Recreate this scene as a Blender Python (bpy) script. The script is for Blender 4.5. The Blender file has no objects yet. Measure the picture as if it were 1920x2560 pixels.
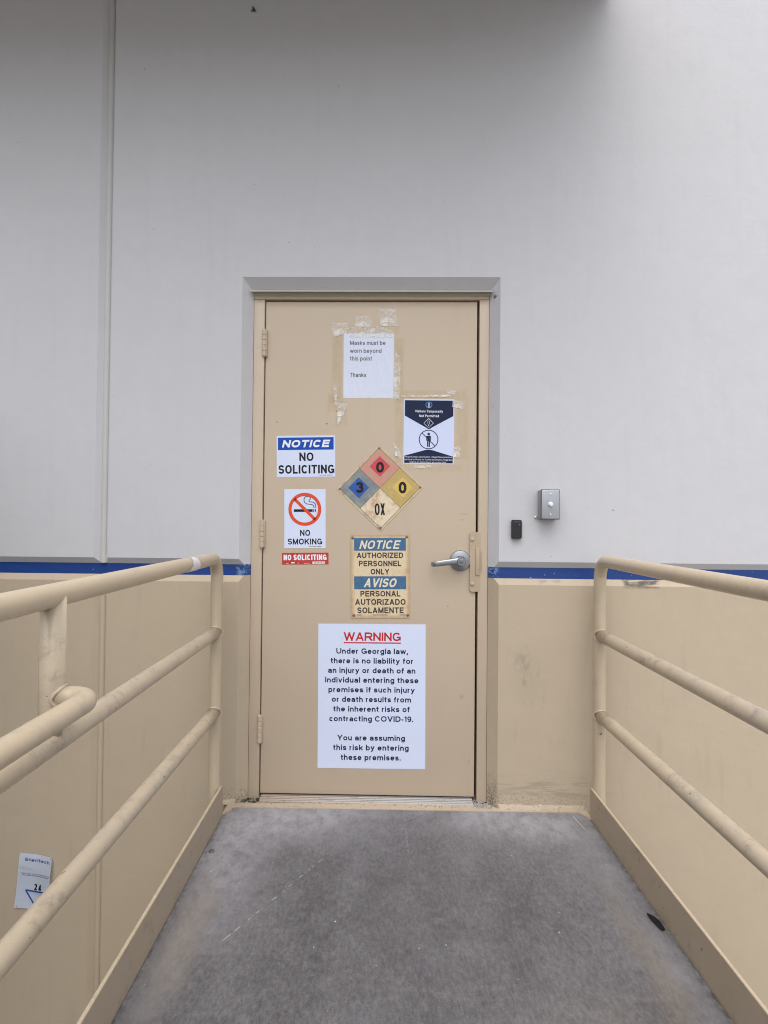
import bpy, bmesh, math, random
from mathutils import Vector, Matrix, noise as mnoise
R = math.radians
random.seed(7)
scene = bpy.context.scene
COL = scene.collection

# ------------------------------------------------------------------ camera
cam_d = bpy.data.cameras.new('camera')
cam = bpy.data.objects.new('camera', cam_d); COL.objects.link(cam)
cam_d.sensor_fit = 'VERTICAL'; cam_d.sensor_height = 36.0; cam_d.sensor_width = 27.0
cam_d.lens = 1450.0 / 2560.0 * 36.0
cam_d.clip_start = 0.05; cam_d.clip_end = 2000
YAW, PITCH, ROLL = -0.02001423, 0.01513188, 0.00930271
fw = Vector((math.sin(YAW)*math.cos(PITCH), math.cos(YAW)*math.cos(PITCH), math.sin(PITCH)))
r0 = Vector((math.cos(YAW), -math.sin(YAW), 0)); u0 = r0.cross(fw)
rr = math.cos(ROLL)*r0 + math.sin(ROLL)*u0; uu = -math.sin(ROLL)*r0 + math.cos(ROLL)*u0
M = Matrix((rr, uu, -fw)).transposed().to_4x4()
M.translation = Vector((0.11282314, -2.43632228, 1.19262176))
cam.matrix_world = M
scene.camera = cam

# ------------------------------------------------------------------ light
SUN_EL, SUN_AZ = R(66), R(-6)        # azimuth measured from straight behind the camera towards the right
w = bpy.data.worlds.new('World'); scene.world = w; w.use_nodes = True
nt = w.node_tree; nt.nodes.clear()
sky = nt.nodes.new('ShaderNodeTexSky'); sky.sky_type = 'NISHITA'; sky.sun_disc = False
sky.sun_elevation = SUN_EL; sky.sun_rotation = math.pi - SUN_AZ
sky.air_density = 1.0; sky.dust_density = 4.0; sky.ozone_density = 1.0
hs = nt.nodes.new('ShaderNodeHueSaturation'); hs.inputs['Saturation'].default_value = 0.30
bg = nt.nodes.new('ShaderNodeBackground'); bg.inputs['Strength'].default_value = 0.15
wo = nt.nodes.new('ShaderNodeOutputWorld')
nt.links.new(sky.outputs[0], hs.inputs['Color']); nt.links.new(hs.outputs[0], bg.inputs[0]); nt.links.new(bg.outputs[0], wo.inputs[0])
sd = bpy.data.lights.new('sun', 'SUN'); sd.energy = 0.7; sd.angle = R(80); sd.color = (1, 0.97, 0.93)
sun = bpy.data.objects.new('sun', sd); COL.objects.link(sun)
sdir = Vector((math.sin(SUN_AZ)*math.cos(SUN_EL), -math.cos(SUN_AZ)*math.cos(SUN_EL), math.sin(SUN_EL)))
sun.rotation_euler = sdir.to_track_quat('Z', 'Y').to_euler()
sun.location = (3, -6, 8)
scene.cycles.filter_width = 1.05
scene.view_settings.view_transform = 'Standard'; scene.view_settings.look = 'None'
scene.view_settings.exposure = 0.68; scene.view_settings.gamma = 1.0

# ------------------------------------------------------------------ material helpers
def s2l(c):
    return tuple(((v/255)/12.92 if v/255 <= 0.04045 else ((v/255+0.055)/1.055)**2.4) for v in c)
class NT:
    def __init__(s, name):
        s.m = bpy.data.materials.new(name); s.m.use_nodes = True; s.t = s.m.node_tree; s.t.nodes.clear()
        s.out = s.t.nodes.new('ShaderNodeOutputMaterial'); s.b = s.t.nodes.new('ShaderNodeBsdfPrincipled')
        s.t.links.new(s.b.outputs[0], s.out.inputs[0])
        s.tc = s.t.nodes.new('ShaderNodeTexCoord'); s.co = s.tc.outputs['Object']
        s.sep = None
    def n(s, typ, **kw):
        o = s.t.nodes.new(typ)
        for k, v in kw.items(): setattr(o, k, v)
        return o
    def link(s, a, b): s.t.links.new(a, b)
    def setv(s, sock, v):
        if hasattr(v, 'is_output') or isinstance(v, bpy.types.NodeSocket): s.link(v, sock)
        else: sock.default_value = v
    def math(s, op, a, b=0.0, c=0.0, clamp=False):
        o = s.n('ShaderNodeMath', operation=op); o.use_clamp = clamp
        s.setv(o.inputs[0], a); s.setv(o.inputs[1], b)
        if op in ('MULTIPLY_ADD', 'SMOOTH_MIN', 'SMOOTH_MAX'): s.setv(o.inputs[2], c)
        return o.outputs[0]
    def xyz(s):
        if not s.sep:
            o = s.n('ShaderNodeSeparateXYZ'); s.link(s.co, o.inputs[0]); s.sep = o.outputs
        return s.sep
    def noise(s, scale, detail=4, rough=0.55, stretch=None, off=0.0, out=0):
        co = s.co
        if stretch or off:
            mp = s.n('ShaderNodeMapping'); s.link(co, mp.inputs[0])
            if stretch: mp.inputs['Scale'].default_value = stretch
            mp.inputs['Location'].default_value = (off, off*1.7, off*0.6); co = mp.outputs[0]
        o = s.n('ShaderNodeTexNoise'); s.link(co, o.inputs['Vector'])
        o.inputs['Scale'].default_value = scale; o.inputs['Detail'].default_value = detail; o.inputs['Roughness'].default_value = rough
        return o.outputs[out]
    def ramp(s, v, lo, hi, a=0.0, b=1.0):
        o = s.n('ShaderNodeMapRange'); o.interpolation_type = 'SMOOTHSTEP'
        s.setv(o.inputs[0], v)
        for i, x in enumerate((lo, hi, a, b)): o.inputs[1+i].default_value = x
        return o.outputs[0]
    def mix(s, f, a, b, blend='MIX'):
        o = s.n('ShaderNodeMix', data_type='RGBA', blend_type=blend)
        s.setv(o.inputs[0], f)
        for sock, v in ((o.inputs[6], a), (o.inputs[7], b)):
            if isinstance(v, tuple): sock.default_value = (*v[:3], 1)
            else: s.link(v, sock)
        return o.outputs[2]
    def col(s, c): s.setv(s.b.inputs['Base Color'], (*c, 1) if isinstance(c, tuple) else c)
    def bump(s, h, strength=0.1, dist=0.01):
        o = s.n('ShaderNodeBump'); o.inputs['Strength'].default_value = strength; o.inputs['Distance'].default_value = dist
        s.link(h, o.inputs['Height']); s.link(o.outputs[0], s.b.inputs['Normal'])
    def box(s, x0, x1, z0, z1, soft=0.006, wob=0.0, wobscale=40, a='X', b='Z'):
        """mask of a rectangle in local coordinates with a soft, wobbling edge"""
        X, Z = s.xyz()[a], s.xyz()[b]
        dx = s.math('SUBTRACT', s.math('ABSOLUTE', s.math('SUBTRACT', X, (x0+x1)/2)), (x1-x0)/2)
        dz = s.math('SUBTRACT', s.math('ABSOLUTE', s.math('SUBTRACT', Z, (z0+z1)/2)), (z1-z0)/2)
        d = s.math('MAXIMUM', dx, dz)
        if wob: d = s.math('ADD', d, s.math('MULTIPLY', s.math('SUBTRACT', s.noise(wobscale, 3), 0.5), wob*2))
        return s.ramp(d, -soft, soft, 1, 0)
    def blob(s, x, z, rx, rz, soft=0.5, a='X', b='Z', wob=0.0, wobscale=40):
        X, Z = s.xyz()[a], s.xyz()[b]
        dx = s.math('DIVIDE', s.math('SUBTRACT', X, x), rx); dz = s.math('DIVIDE', s.math('SUBTRACT', Z, z), rz)
        d = s.math('SQRT', s.math('ADD', s.math('MULTIPLY', dx, dx), s.math('MULTIPLY', dz, dz)))
        if wob: d = s.math('ADD', d, s.math('MULTIPLY', s.math('SUBTRACT', s.noise(wobscale, 3), 0.5), wob*2))
        return s.ramp(d, 1-soft, 1+soft*0.4, 1, 0)

def simple(name, c, rough=0.5, metal=0.0, var=0.06, scale=30, bump=0.0, spec=0.5):
    m = NT(name)
    f = m.noise(scale, 4)
    m.col(m.mix(f, tuple(v*(1-var) for v in c), tuple(v*(1+var) for v in c)))
    m.b.inputs['Roughness'].default_value = rough; m.b.inputs['Metallic'].default_value = metal
    m.b.inputs['Specular IOR Level'].default_value = spec
    if bump: m.bump(m.noise(scale*4, 3), bump, 0.002)
    return m.m

TAN = (0.525, 0.430, 0.325)     # warm tan paint
GREY = (0.555, 0.555, 0.580)

def mat_wall(name, base, mode):
    m = NT(name)
    f = m.noise(1.6, 6, .65); g = m.noise(14, 5, 0.6)
    c = m.mix(f, tuple(v*0.945 for v in base), tuple(v*1.05 for v in base))
    c = m.mix(m.ramp(g, 0.35, 0.75), c, tuple(v*0.975 for v in base))
    if mode == 'grey':
        st = m.noise(3.0, 5, 0.6, stretch=(6, 1, 0.5))
        c = m.mix(m.math('MULTIPLY', m.ramp(st, 0.5, 0.75), 0.10), c, (0.40, 0.40, 0.40))
        sp = m.noise(55, 2, 0.5, off=3.1)
        c = m.mix(m.math('MULTIPLY', m.ramp(sp, 0.765, 0.785), 0.6), c, (0.25, 0.24, 0.22))
        for (x, z, r_) in ((1.02, 1.245, .006), (-0.35, 2.37, .004), (-0.93, 2.43, .004), (-0.5, 2.62, .004), (1.72, 2.83, .012), (.765, 1.05, .003), (-0.98, 3.12, .004)):
            c = m.mix(m.math('MULTIPLY', m.blob(x, z, r_, r_*0.7, 0.6), 0.55), c, (0.16, 0.12, 0.09))
        c = m.mix(m.math('MULTIPLY', m.blob(.60, 1.5, .06, .25, .9, wob=.5, wobscale=14), .07), c, (0.3, 0.28, 0.25))
    else:
        # rubbed dirty patch, scuffs, dirt near the foot of the wall
        n1 = m.noise(48, 6, 0.75, stretch=(1, 1, .55))
        for (x, z, rx, rz, lo, k_) in ((.630, .615, .026, .040, .40, .26), (.660, .585, .026, .075, .43, .30), (.648, .520, .030, .022, .46, .26), (.712, .570, .012, .045, .45, .20), (.655, .435, .055, .030, .53, .34), (.735, .45, .006, .05, .40, .15), (.68, .55, .09, .15, .30, .09)):
            c = m.mix(m.math('MULTIPLY', m.math('MULTIPLY', m.blob(x, z, rx, rz, .85, wob=.5, wobscale=30), m.ramp(n1, lo, lo+.16)), k_), c, (0.17, 0.14, 0.115))
        n2 = m.noise(26, 5, 0.65, stretch=(0.25, 1, 2.0), off=2)
        c = m.mix(m.math('MULTIPLY', m.math('MULTIPLY', m.blob(.75, .09, .28, .07, .8), m.ramp(n2, .5, .62)), .35), c, (0.22, 0.19, 0.16))
        n3 = m.noise(110, 3, 0.6, off=5)
        c = m.mix(m.math('MULTIPLY', m.math('MULTIPLY', m.box(-.62, .93, -.03, .06, .03, .02), m.ramp(n3, .52, .62)), .45), c, (0.12, 0.10, 0.08))
        n4 = m.noise(20, 4, 0.6, stretch=(1, 1, .12), off=9)
        c = m.mix(m.math('MULTIPLY', m.ramp(n4, .56, .72), .13), c, (0.25, 0.21, 0.17))
        n5 = m.noise(34, 4, .7, stretch=(.3, 1, 1.6), off=4)
        c = m.mix(m.math('MULTIPLY', m.math('MULTIPLY', m.box(1.07, 1.21, .925, .957, .012, .012), m.ramp(n5, .42, .56)), .85), c, (0.05, 0.045, 0.045))
        c = m.mix(m.math('MULTIPLY', m.math('MULTIPLY', m.box(.72, .80, .935, .955, .012, .012), m.ramp(n5, .42, .56)), .3), c, (0.08, 0.07, 0.07))
        c = m.mix(m.math('MULTIPLY', m.math('MULTIPLY', m.blob(.52, .0, .04, .13, .9, wob=.4, wobscale=30), m.ramp(n3, .3, .7)), .7), c, (0.07, 0.06, 0.05))
        c = m.mix(m.math('MULTIPLY', m.math('MULTIPLY', m.blob(-.53, .0, .03, .05, .9, wob=.4, wobscale=30), m.ramp(n3, .4, .6)), .5), c, (0.10, 0.085, 0.07))
    m.col(c); m.b.inputs['Roughness'].default_value = 0.62; m.b.inputs['Specular IOR Level'].default_value = 0.3
    h = m.math('ADD', m.math('MULTIPLY', m.noise(5, 3), 1.5), m.math('MULTIPLY', m.noise(120, 4), 0.22))
    m.bump(h, 0.34, 0.007)
    return m.m
M_GREY = mat_wall('grey_wall_paint', GREY, 'grey')
M_TANWALL = mat_wall('tan_wall_paint', (0.485, 0.403, 0.300), 'tan')
def mat_blue():
    m = NT('blue_stripe_paint'); b = (0.006, 0.044, 0.22)
    n = m.noise(18, 5, .65, stretch=(.25, 1, 3))
    c = m.mix(n, tuple(v*.75 for v in b), tuple(v*1.25 for v in b))
    e = m.noise(70, 4, .7, stretch=(.6, 1, 1.4), off=3)
    c = m.mix(m.math('MULTIPLY', m.math('MULTIPLY', m.math('ADD', m.box(.50, .545, .95, 1.01, .01), m.box(-.56, -.50, .95, 1.01, .01)), m.ramp(e, .48, .6)), .6), c, (0.25, 0.38, 0.55))
    c = m.mix(m.math('MULTIPLY', m.ramp(m.noise(85, 2, .5, off=8), .72, .76), .7), c, (.45, .5, .58))
    m.col(c); m.b.inputs['Roughness'].default_value = .5
    m.bump(n, .15, .004); return m.m
M_BLUE = mat_blue()

def mat_paint_metal(name, base, wear, seed=0.0, rough=.30):
    m = NT(name)
    c = m.mix(m.noise(4, 4, off=seed), tuple(v*.96 for v in base), tuple(v*1.04 for v in base))
    if wear:
        a = m.noise(9, 6, .72, off=seed+1); b = m.noise(60, 5, .7, off=seed+2)
        k = m.math('MULTIPLY', m.ramp(a, .50, .66), m.ramp(b, .38, .62))
        c = m.mix(m.math('MULTIPLY', k, .7*wear), c, (0.36, 0.33, 0.295))
        a2 = m.noise(14, 6, .75, off=seed+5)
        c = m.mix(m.math('MULTIPLY', m.ramp(a2, .52, .70), .5*wear), c, (0.20, 0.165, 0.13))
        ch = m.noise(48, 3, .55, off=seed+7)
        c = m.mix(m.math('MULTIPLY', m.ramp(ch, .745-.038*wear, .765-.038*wear), .85), c, (0.05, 0.04, 0.03))
        m.setv(m.b.inputs['Roughness'], m.ramp(k, 0, 1, rough, .42))
    else: m.b.inputs['Roughness'].default_value = rough
    m.col(c)
    m.bump(m.math('ADD', m.noise(22, 4, .6, off=seed), m.math('MULTIPLY', m.noise(160, 3), .12)), .10, .003)
    return m.m
M_RAIL = mat_paint_metal('tan_railing_paint', (0.525, 0.432, 0.310), 0.4, 0)
M_RAILWORN = mat_paint_metal('worn_railing_paint', (0.52, 0.433, 0.320), 1.0, 3)
M_TOE = mat_paint_metal('toe_plate_paint', (0.41, 0.335, 0.25), .8, 6, .55)
M_FRAME = mat_paint_metal('frame_paint', TAN, 0.12, 9)
M_LATCH = mat_paint_metal('latch_guard_paint', (0.47, 0.37, 0.265), 0.1, 12, .35)

def mat_door():
    m = NT('tan_door_paint'); oz = .022
    c = m.mix(m.noise(2.2, 4), tuple(v*.97 for v in TAN), tuple(v*1.03 for v in TAN))
    res = (0.42, 0.31, 0.165)
    n = m.noise(30, 4, .65, stretch=(1, 1, .4))
    B = lambda x0, x1, z0, z1, k: m.math('MULTIPLY', m.math('MULTIPLY', m.box(x0, x1, z0-oz, z1-oz, .008, .006), m.ramp(n, .25, .65)), k)
    for r_ in ((-.168, -.125, 1.70, 2.0, .5), (.105, .142, 1.70, 1.98, .55), (-.185, -.115, 1.66, 1.74, .45), (-.15, -.10, 1.60, 1.70, .4),
               (.105, .14, 1.44, 1.74, .45), (.11, .41, 1.715, 1.755, .4), (.375, .42, 1.46, 1.73, .35), (.14, .40, 1.405, 1.435, .3), (-.14, .12, 2.0, 2.03, .4)):
        c = m.mix(B(*r_), c, res)
    for (x, z, rx) in ((-.187, 1.609, .0035), (-.403, 1.615, .003), (-.144, 1.664, .003), (.34, .83, .0025)):
        c = m.mix(m.math('MULTIPLY', m.blob(x, z-oz, rx, rx, .4), .85), c, (.03, .02, .02))
    for (x, z, rx, rz) in ((.405, 1.225, .02, .004), (.40, 1.20, .014, .004), (.40, .445, .012, .012), (.435, .17, .004, .012)):
        c = m.mix(m.math('MULTIPLY', m.blob(x, z-oz, rx, rz, .8, wob=.3), .22), c, (.12, .10, .08))
    st = m.noise(10, 4, .6, stretch=(1, 1, .15), off=2)
    c = m.mix(m.math('MULTIPLY', m.ramp(st, .55, .75), .07), c, (.24, .19, .14))
    m.col(c); m.b.inputs['Roughness'].default_value = .45; m.b.inputs['Specular IOR Level'].default_value = .4
    m.bump(m.math('ADD', m.math('MULTIPLY', m.noise(3, 2), 1.2), m.math('MULTIPLY', m.noise(90, 3), .12)), .12, .005)
    return m.m
M_DOOR = mat_door()

def mat_concrete():
    m = NT('ramp_concrete')
    big = m.noise(1.6, 5, .6); mid = m.noise(5, 7, .75, off=1, stretch=(1, .55, 1)); fine = m.noise(95, 6, .78, stretch=(1, .42, 1)); grit = m.noise(420, 2, .6)
    a, b = (0.060, 0.057, 0.061), (0.162, 0.157, 0.166)
    v = m.math('ADD', m.math('MULTIPLY', m.ramp(big, .34, .66), .38), m.math('MULTIPLY', m.ramp(mid, .33, .67), .34))
    v = m.math('ADD', v, m.math('MULTIPLY', m.ramp(fine, .34, .66), .55), clamp=True)
    c = m.mix(v, a, b)
    c = m.mix(m.math('MULTIPLY', m.ramp(m.noise(34, 6, .7, off=6), .48, .66), .17), c, (.27, .26, .27))
    c = m.mix(m.math('MULTIPLY', m.ramp(m.noise(230, 2, .6), .58, .70), .22), c, (.33, .32, .33))
    c = m.mix(m.math('MULTIPLY', m.ramp(m.noise(200, 2, .6, off=2), .58, .70), .30), c, (.04, .037, .04))
    kw = dict(a='X', b='Y')
    # pale worn concrete at the two far corners and along the left toe plate
    for (x, y, rx, ry, k) in ((-.36, -.08, .46, .22, .78), (-.52, -.35, .20, .45, .65), (-.53, -.85, .10, .55, .30), (.62, -.10, .42, .18, .75), (.84, -.25, .13, .30, .30), (.87, -.9, .07, .7, .32), (.15, -.05, .5, .06, .28)):
        c = m.mix(m.math('MULTIPLY', m.math('MULTIPLY', m.blob(x, y, rx, ry, .95, wob=.55, wobscale=5, **kw), m.ramp(m.noise(24, 6, .75, off=3, stretch=(1, .6, 1)), .25, .70, .30, 1)), k), c, (.40, .395, .425))
    for (x, y, rx, ry, k) in ((-.50, -.75, .07, .32, .4), (.80, -.85, .05, .35, .30), (.62, -1.2, .3, .3, .18)):
        c = m.mix(m.math('MULTIPLY', m.blob(x, y, rx, ry, .9, wob=.5, wobscale=12, **kw), k), c, (.27, .225, .165))
    # darker foot-worn path up the middle
    c = m.mix(m.math('MULTIPLY', m.math('MULTIPLY', m.blob(.16, -.55, .42, .62, .95, wob=.6, wobscale=5, **kw), m.ramp(mid, .30, .65, 1, .35)), .42), c, (.058, .054, .058))
    # dirt line along the edges
    X = m.xyz()['X']
    ed = m.math('MULTIPLY', m.math('MAXIMUM', m.ramp(X, -.575, -.555, 1, 0), m.ramp(X, .885, .905, 0, 1)), m.ramp(m.noise(40, 5, .7, off=8), .4, .6))
    c = m.mix(m.math('MULTIPLY', ed, .55), c, (.035, .03, .025))
    # old scratch lines, hairline crack
    def line(x0, y0, x1, y1, wd, k, colr, c, br=.5, sc=60, wob=.0):
        dx, dy = x1-x0, y1-y0; L = math.hypot(dx, dy); ux, uy = dx/L, dy/L
        Xc = m.math('SUBTRACT', m.xyz()['X'], x0); Yc = m.math('SUBTRACT', m.xyz()['Y'], y0)
        t = m.math('ADD', m.math('MULTIPLY', Xc, ux), m.math('MULTIPLY', Yc, uy))
        s_ = m.math('SUBTRACT', m.math('MULTIPLY', Xc, -uy), m.math('MULTIPLY', Yc, -ux))
        if wob: s_ = m.math('ADD', s_, m.math('MULTIPLY', m.math('SUBTRACT', m.noise(14, 4, .6, off=5), .5), wob))
        f1 = m.ramp(m.math('ABSOLUTE', s_), wd*.5, wd*1.2, 1, 0)
        f2 = m.ramp(m.math('ABSOLUTE', m.math('SUBTRACT', t, L/2)), L/2-.005, L/2+.005, 1, 0)
        f3 = m.ramp(m.noise(sc, 2, .5, off=4), br-.05, br+.05)
        return m.mix(m.math('MULTIPLY', m.math('MULTIPLY', f1, f2), m.math('MULTIPLY', f3, k)), c, colr)
    W = (.62, .61, .60)
    c = line(-.40, -.80, -.14, -.37, .0014, .60, W, c, .55); c = line(-.30, -.62, -.10, -.40, .0010, .35, W, c, .58)
    c = line(.155, -.03, .165, -.34, .0012, .35, W, c, .52, 70, .03)
    c = line(.165, -.12, .25, -.06, .002, .55, (.045, .04, .042), c, .2, 60, .05)
    # pale flecks
    c = m.mix(m.math('MULTIPLY', m.ramp(m.noise(75, 1, .4, off=7), .80, .815), .8), c, (.55, .55, .54))
    m.col(c); m.b.inputs['Roughness'].default_value = .82; m.b.inputs['Specular IOR Level'].default_value = .25
    m.bump(m.math('ADD', m.math('MULTIPLY', fine, .6), m.math('MULTIPLY', grit, .5)), .35, .003)
    return m.m
M_CONC = mat_concrete()
def mat_edge():
    m = NT('ledge_paint'); b = (0.47, 0.385, 0.29)
    c = m.mix(m.noise(6, 4), tuple(v*.93 for v in b), tuple(v*1.05 for v in b))
    c = m.mix(m.math('MULTIPLY', m.ramp(m.noise(60, 5, .7, off=2), .56, .66), .55), c, (.16, .13, .10))
    c = m.mix(m.math('MULTIPLY', m.ramp(m.noise(150, 3, .6, off=5), .66, .72), .6), c, (.6, .58, .55))
    m.col(c); m.b.inputs['Roughness'].default_value = .7; m.bump(m.noise(80, 4), .3, .003); return m.m
M_EDGE = mat_edge()
M_SILL = simple('sill_concrete', (.30, .29, .28), .85, var=.25, scale=60, bump=.3)
def mat_threshold():
    m = NT('aluminium_threshold')
    x = m.ramp(m.math('ADD', m.xyz()['X'], m.math('MULTIPLY', m.noise(12, 4), .3)), -.4, .35)
    c = m.mix(x, (.26, .20, .155), (.24, .235, .225))
    c = m.mix(m.math('MULTIPLY', m.ramp(m.noise(50, 5, .7, stretch=(.4, 1, 1)), .52, .66), .5), c, (.10, .085, .07))
    m.col(c); m.b.inputs['Metallic'].default_value = .45; m.b.inputs['Roughness'].default_value = .45; return m.m
M_THRESH = mat_threshold()
M_DARK = simple('dark_gap', (.012, .011, .010), .9)
M_STEEL = simple('brushed_steel', (.34, .35, .38), .30, 0.95, .05, 60)
M_PLATE = simple('box_grey_metal', (.40, .42, .46), .42, .55, .05, 40)
M_BOXSIDE = simple('box_cast_metal', (.34, .345, .35), .55, .3, .06, 40)
M_BRIGHT = simple('bright_screw', (.75, .76, .80), .22, .9)
M_BUTTON = simple('button_white', (.80, .81, .85), .3, .2)
M_BLACK = simple('black_plastic', (.012, .012, .016), .42)
M_BLACK2 = simple('grey_lens', (.05, .05, .055), .3)
M_CAULK = simple('joint_caulk', (.52, .515, .50), .6, var=.05, scale=9)
M_CAULKTAN = simple('joint_caulk_tan', (.485, .402, .30), .6, var=.05, scale=9)
M_RUST = simple('aged_screw', (.22, .17, .13), .6, .5, .3, 300)
M_ASPH = simple('yard_concrete', (.36, .345, .32), .9, var=.2, scale=40, bump=.3)
M_CANOPY = simple('canopy_steel', (.15, .145, .13), .7)
M_GRAVEL = simple('gravel_chips', (.33, .32, .31), .85, var=.5, scale=150)
M_DIRT = simple('dark_dirt', (.05, .04, .032), .95, var=.4, scale=200)

def mat_paper(name, c, rough=.45, wrinkle=0.0, var=.015, coat=0.0):
    m = NT(name)
    m.col(m.mix(m.noise(7, 3), tuple(v*(1-var) for v in c), tuple(v*(1+var) for v in c)))
    m.b.inputs['Roughness'].default_value = rough; m.b.inputs['Specular IOR Level'].default_value = .4
    m.b.inputs['Coat Weight'].default_value = coat; m.b.inputs['Coat Roughness'].default_value = .12
    if wrinkle:
        rot = m.n('ShaderNodeMapping'); m.link(m.co, rot.inputs[0]); rot.inputs['Rotation'].default_value = (0, R(35), 0); rot.inputs['Scale'].default_value = (1, 1, .3)
        m.co = rot.outputs[0]
        m.bump(m.noise(26, 5, .6), wrinkle, .01)
    return m.m
WHITE = (.65, .72, .91)
M_WHITE = mat_paper('white_sticker', WHITE)
M_PAPER = mat_paper('taped_paper', (.66, .71, .85), .4, .6, .02, .35)
M_POSTER = mat_paper('poster_paper', (.61, .68, .90), .35, 0, .015, .25)
M_CARD = mat_paper('service_card', (.80, .86, .97), .4, 0, .04)
def ink(name, c, var=.08, scale=60, rough=.55): return simple(name, c, rough, 0, var, scale, spec=.2)
K_BLACK = ink('ink_black', (.018, .017, .022)); K_GREY = ink('ink_grey', (.12, .12, .14)); K_NAVY = ink('ink_navy', (.012, .020, .060))
K_TEXTNAVY = ink('ink_dark_navy', (.016, .022, .055)); K_BLUE = ink('ink_blue', (.010, .075, .42)); K_RED = ink('ink_red', (.52, .022, .022))
K_ORANGE = ink('ink_orange_red', (.72, .085, .03)); K_WHITE = ink('ink_white', (.80, .82, .88), .02); K_SKY = ink('ink_sky_blue', (.07, .30, .70))
K_DKBLUE = ink('ink_steel_blue', (.018, .065, .20)); K_LOGO = ink('ink_logo_blue', (.020, .035, .26)); K_TRI = ink('ink_triangle_blue', (.03, .085, .36))
M_REDSTICK = mat_paper('red_sticker', (.50, .040, .035), .4)

def mat_aged(name, c, stain, k=.5, scale=30, edges=None, lo=.48, hi=.68, rough=.5):
    m = NT(name)
    a = m.noise(scale, 6, .72); b = m.noise(scale*4, 4, .65, off=3)
    col = m.mix(m.math('MULTIPLY', m.ramp(a, lo, hi), k), c, stain)
    col = m.mix(m.math('MULTIPLY', m.ramp(b, .58, .70), k*.6), col, tuple(v*.8 for v in stain))
    if edges:
        w_, h_, sc = edges
        inner = m.box(-w_/2+.012, w_/2-.012, -h_/2+.012, h_/2-.012, .012, .008)
        col = m.mix(m.math('MULTIPLY', m.math('SUBTRACT', 1.0, inner), .55), col, sc)
    m.col(col); m.b.inputs['Roughness'].default_value = rough; return m.m
M_CREAM = mat_aged('aged_cream_enamel', (.70, .575, .385), (.55, .37, .19), .6, 14, (.255, .358, (.34, .19, .08)))
K_AGEDBLUE = mat_aged('aged_blue_band', (.045, .135, .265), (.10, .20, .32), .55, 40)
K_BROWN = ink('ink_faded_brown', (.065, .05, .043), .2, 90)
K_CREAMTXT = ink('ink_cream', (.78, .69, .52), .08)
M_DIAEDGE = mat_aged('diamond_cream_border', (.60, .49, .32), (.30, .18, .09), .8, 24)
K_QRED = mat_aged('faded_red_quadrant', (.58, .26, .205), (.50, .33, .24), .85, 22, lo=.36)
K_QBLUE = mat_aged('faded_blue_quadrant', (.17, .215, .25), (.32, .32, .27), .85, 20, lo=.38)
K_QYEL = mat_aged('faded_yellow_quadrant', (.50, .36, .12), (.60, .48, .27), .8, 20)
K_QWHITE = mat_aged('faded_white_quadrant', (.74, .63, .46), (.42, .24, .11), .75, 13, lo=.47)
K_SRED = mat_aged('red_tile', (.56, .06, .07), (.62, .25, .22), .4, 60, lo=.56); K_SBLUE = mat_aged('blue_tile', (.016, .085, .36), (.05, .13, .34), .5, 50)
K_SYEL = mat_aged('yellow_tile', (.68, .47, .10), (.70, .58, .30), .4, 50); K_SWHITE = mat_aged('white_tile', (.72, .60, .43), (.32, .17, .08), .65, 26, lo=.47)
K_LINE = ink('ink_line_dark', (.09, .085, .08))

def mat_tape():
    m = NT('clear_tape')
    n = m.noise(20, 5, .62); v = m.n('ShaderNodeTexVoronoi', feature='DISTANCE_TO_EDGE'); m.link(m.co, v.inputs['Vector']); v.inputs['Scale'].default_value = 34
    cr = m.ramp(v.outputs['Distance'], 0, .10, 1, 0)
    m.col((.92, .90, .87)); m.b.inputs['Roughness'].default_value = .2
    m.setv(m.b.inputs['Alpha'], m.math('ADD', m.math('MULTIPLY', m.ramp(n, .40, .66), .55), m.math('MULTIPLY', cr, .05), clamp=True))
    a = m.math('ADD', m.b.inputs['Alpha'].links[0].from_socket, .20, clamp=True); m.setv(m.b.inputs['Alpha'], a)
    m.bump(m.math('ADD', n, m.math('MULTIPLY', cr, .3)), .8, .006)
    return m.m
M_TAPE = mat_tape()
M_TORN = mat_paper('torn_white_tape', (.76, .76, .80), .3, .4)
M_LEAF = simple('black_rubber_scrap', (.018, .019, .021), .5, var=.5, scale=90, bump=.5)
M_STRAW = simple('pale_straw', (.62, .60, .55), .7)

# ------------------------------------------------------------------ object helpers
def tag(o, label=None, cat=None, group=None, kind=None):
    if label: o['label'] = label
    if cat: o['category'] = cat
    if group: o['group'] = group
    if kind: o['kind'] = kind
    return o
def thing(name, label, cat, loc=(0, 0, 0), rot=(0, 0, 0), group=None):
    o = bpy.data.objects.new(name, None); COL.objects.link(o); o.empty_display_size = .1
    o.location = loc; o.rotation_euler = rot
    return tag(o, label, cat, group)
def obj(name, bm, mat, parent=None, smooth=None, loc=None):
    me = bpy.data.meshes.new(name)
    bmesh.ops.recalc_face_normals(bm, faces=bm.faces) if smooth != 'flatprint' else None
    bm.to_mesh(me); bm.free()
    for m in (mat if isinstance(mat, (list, tuple)) else [mat]): me.materials.append(m)
    o = bpy.data.objects.new(name, me); COL.objects.link(o)
    if parent: o.parent = parent
    if loc: o.location = loc
    if smooth and smooth != 'flatprint':
        for p in me.polygons: p.use_smooth = True
        if smooth != 'full': me.set_sharp_from_angle(angle=R(35))
    return o
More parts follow.
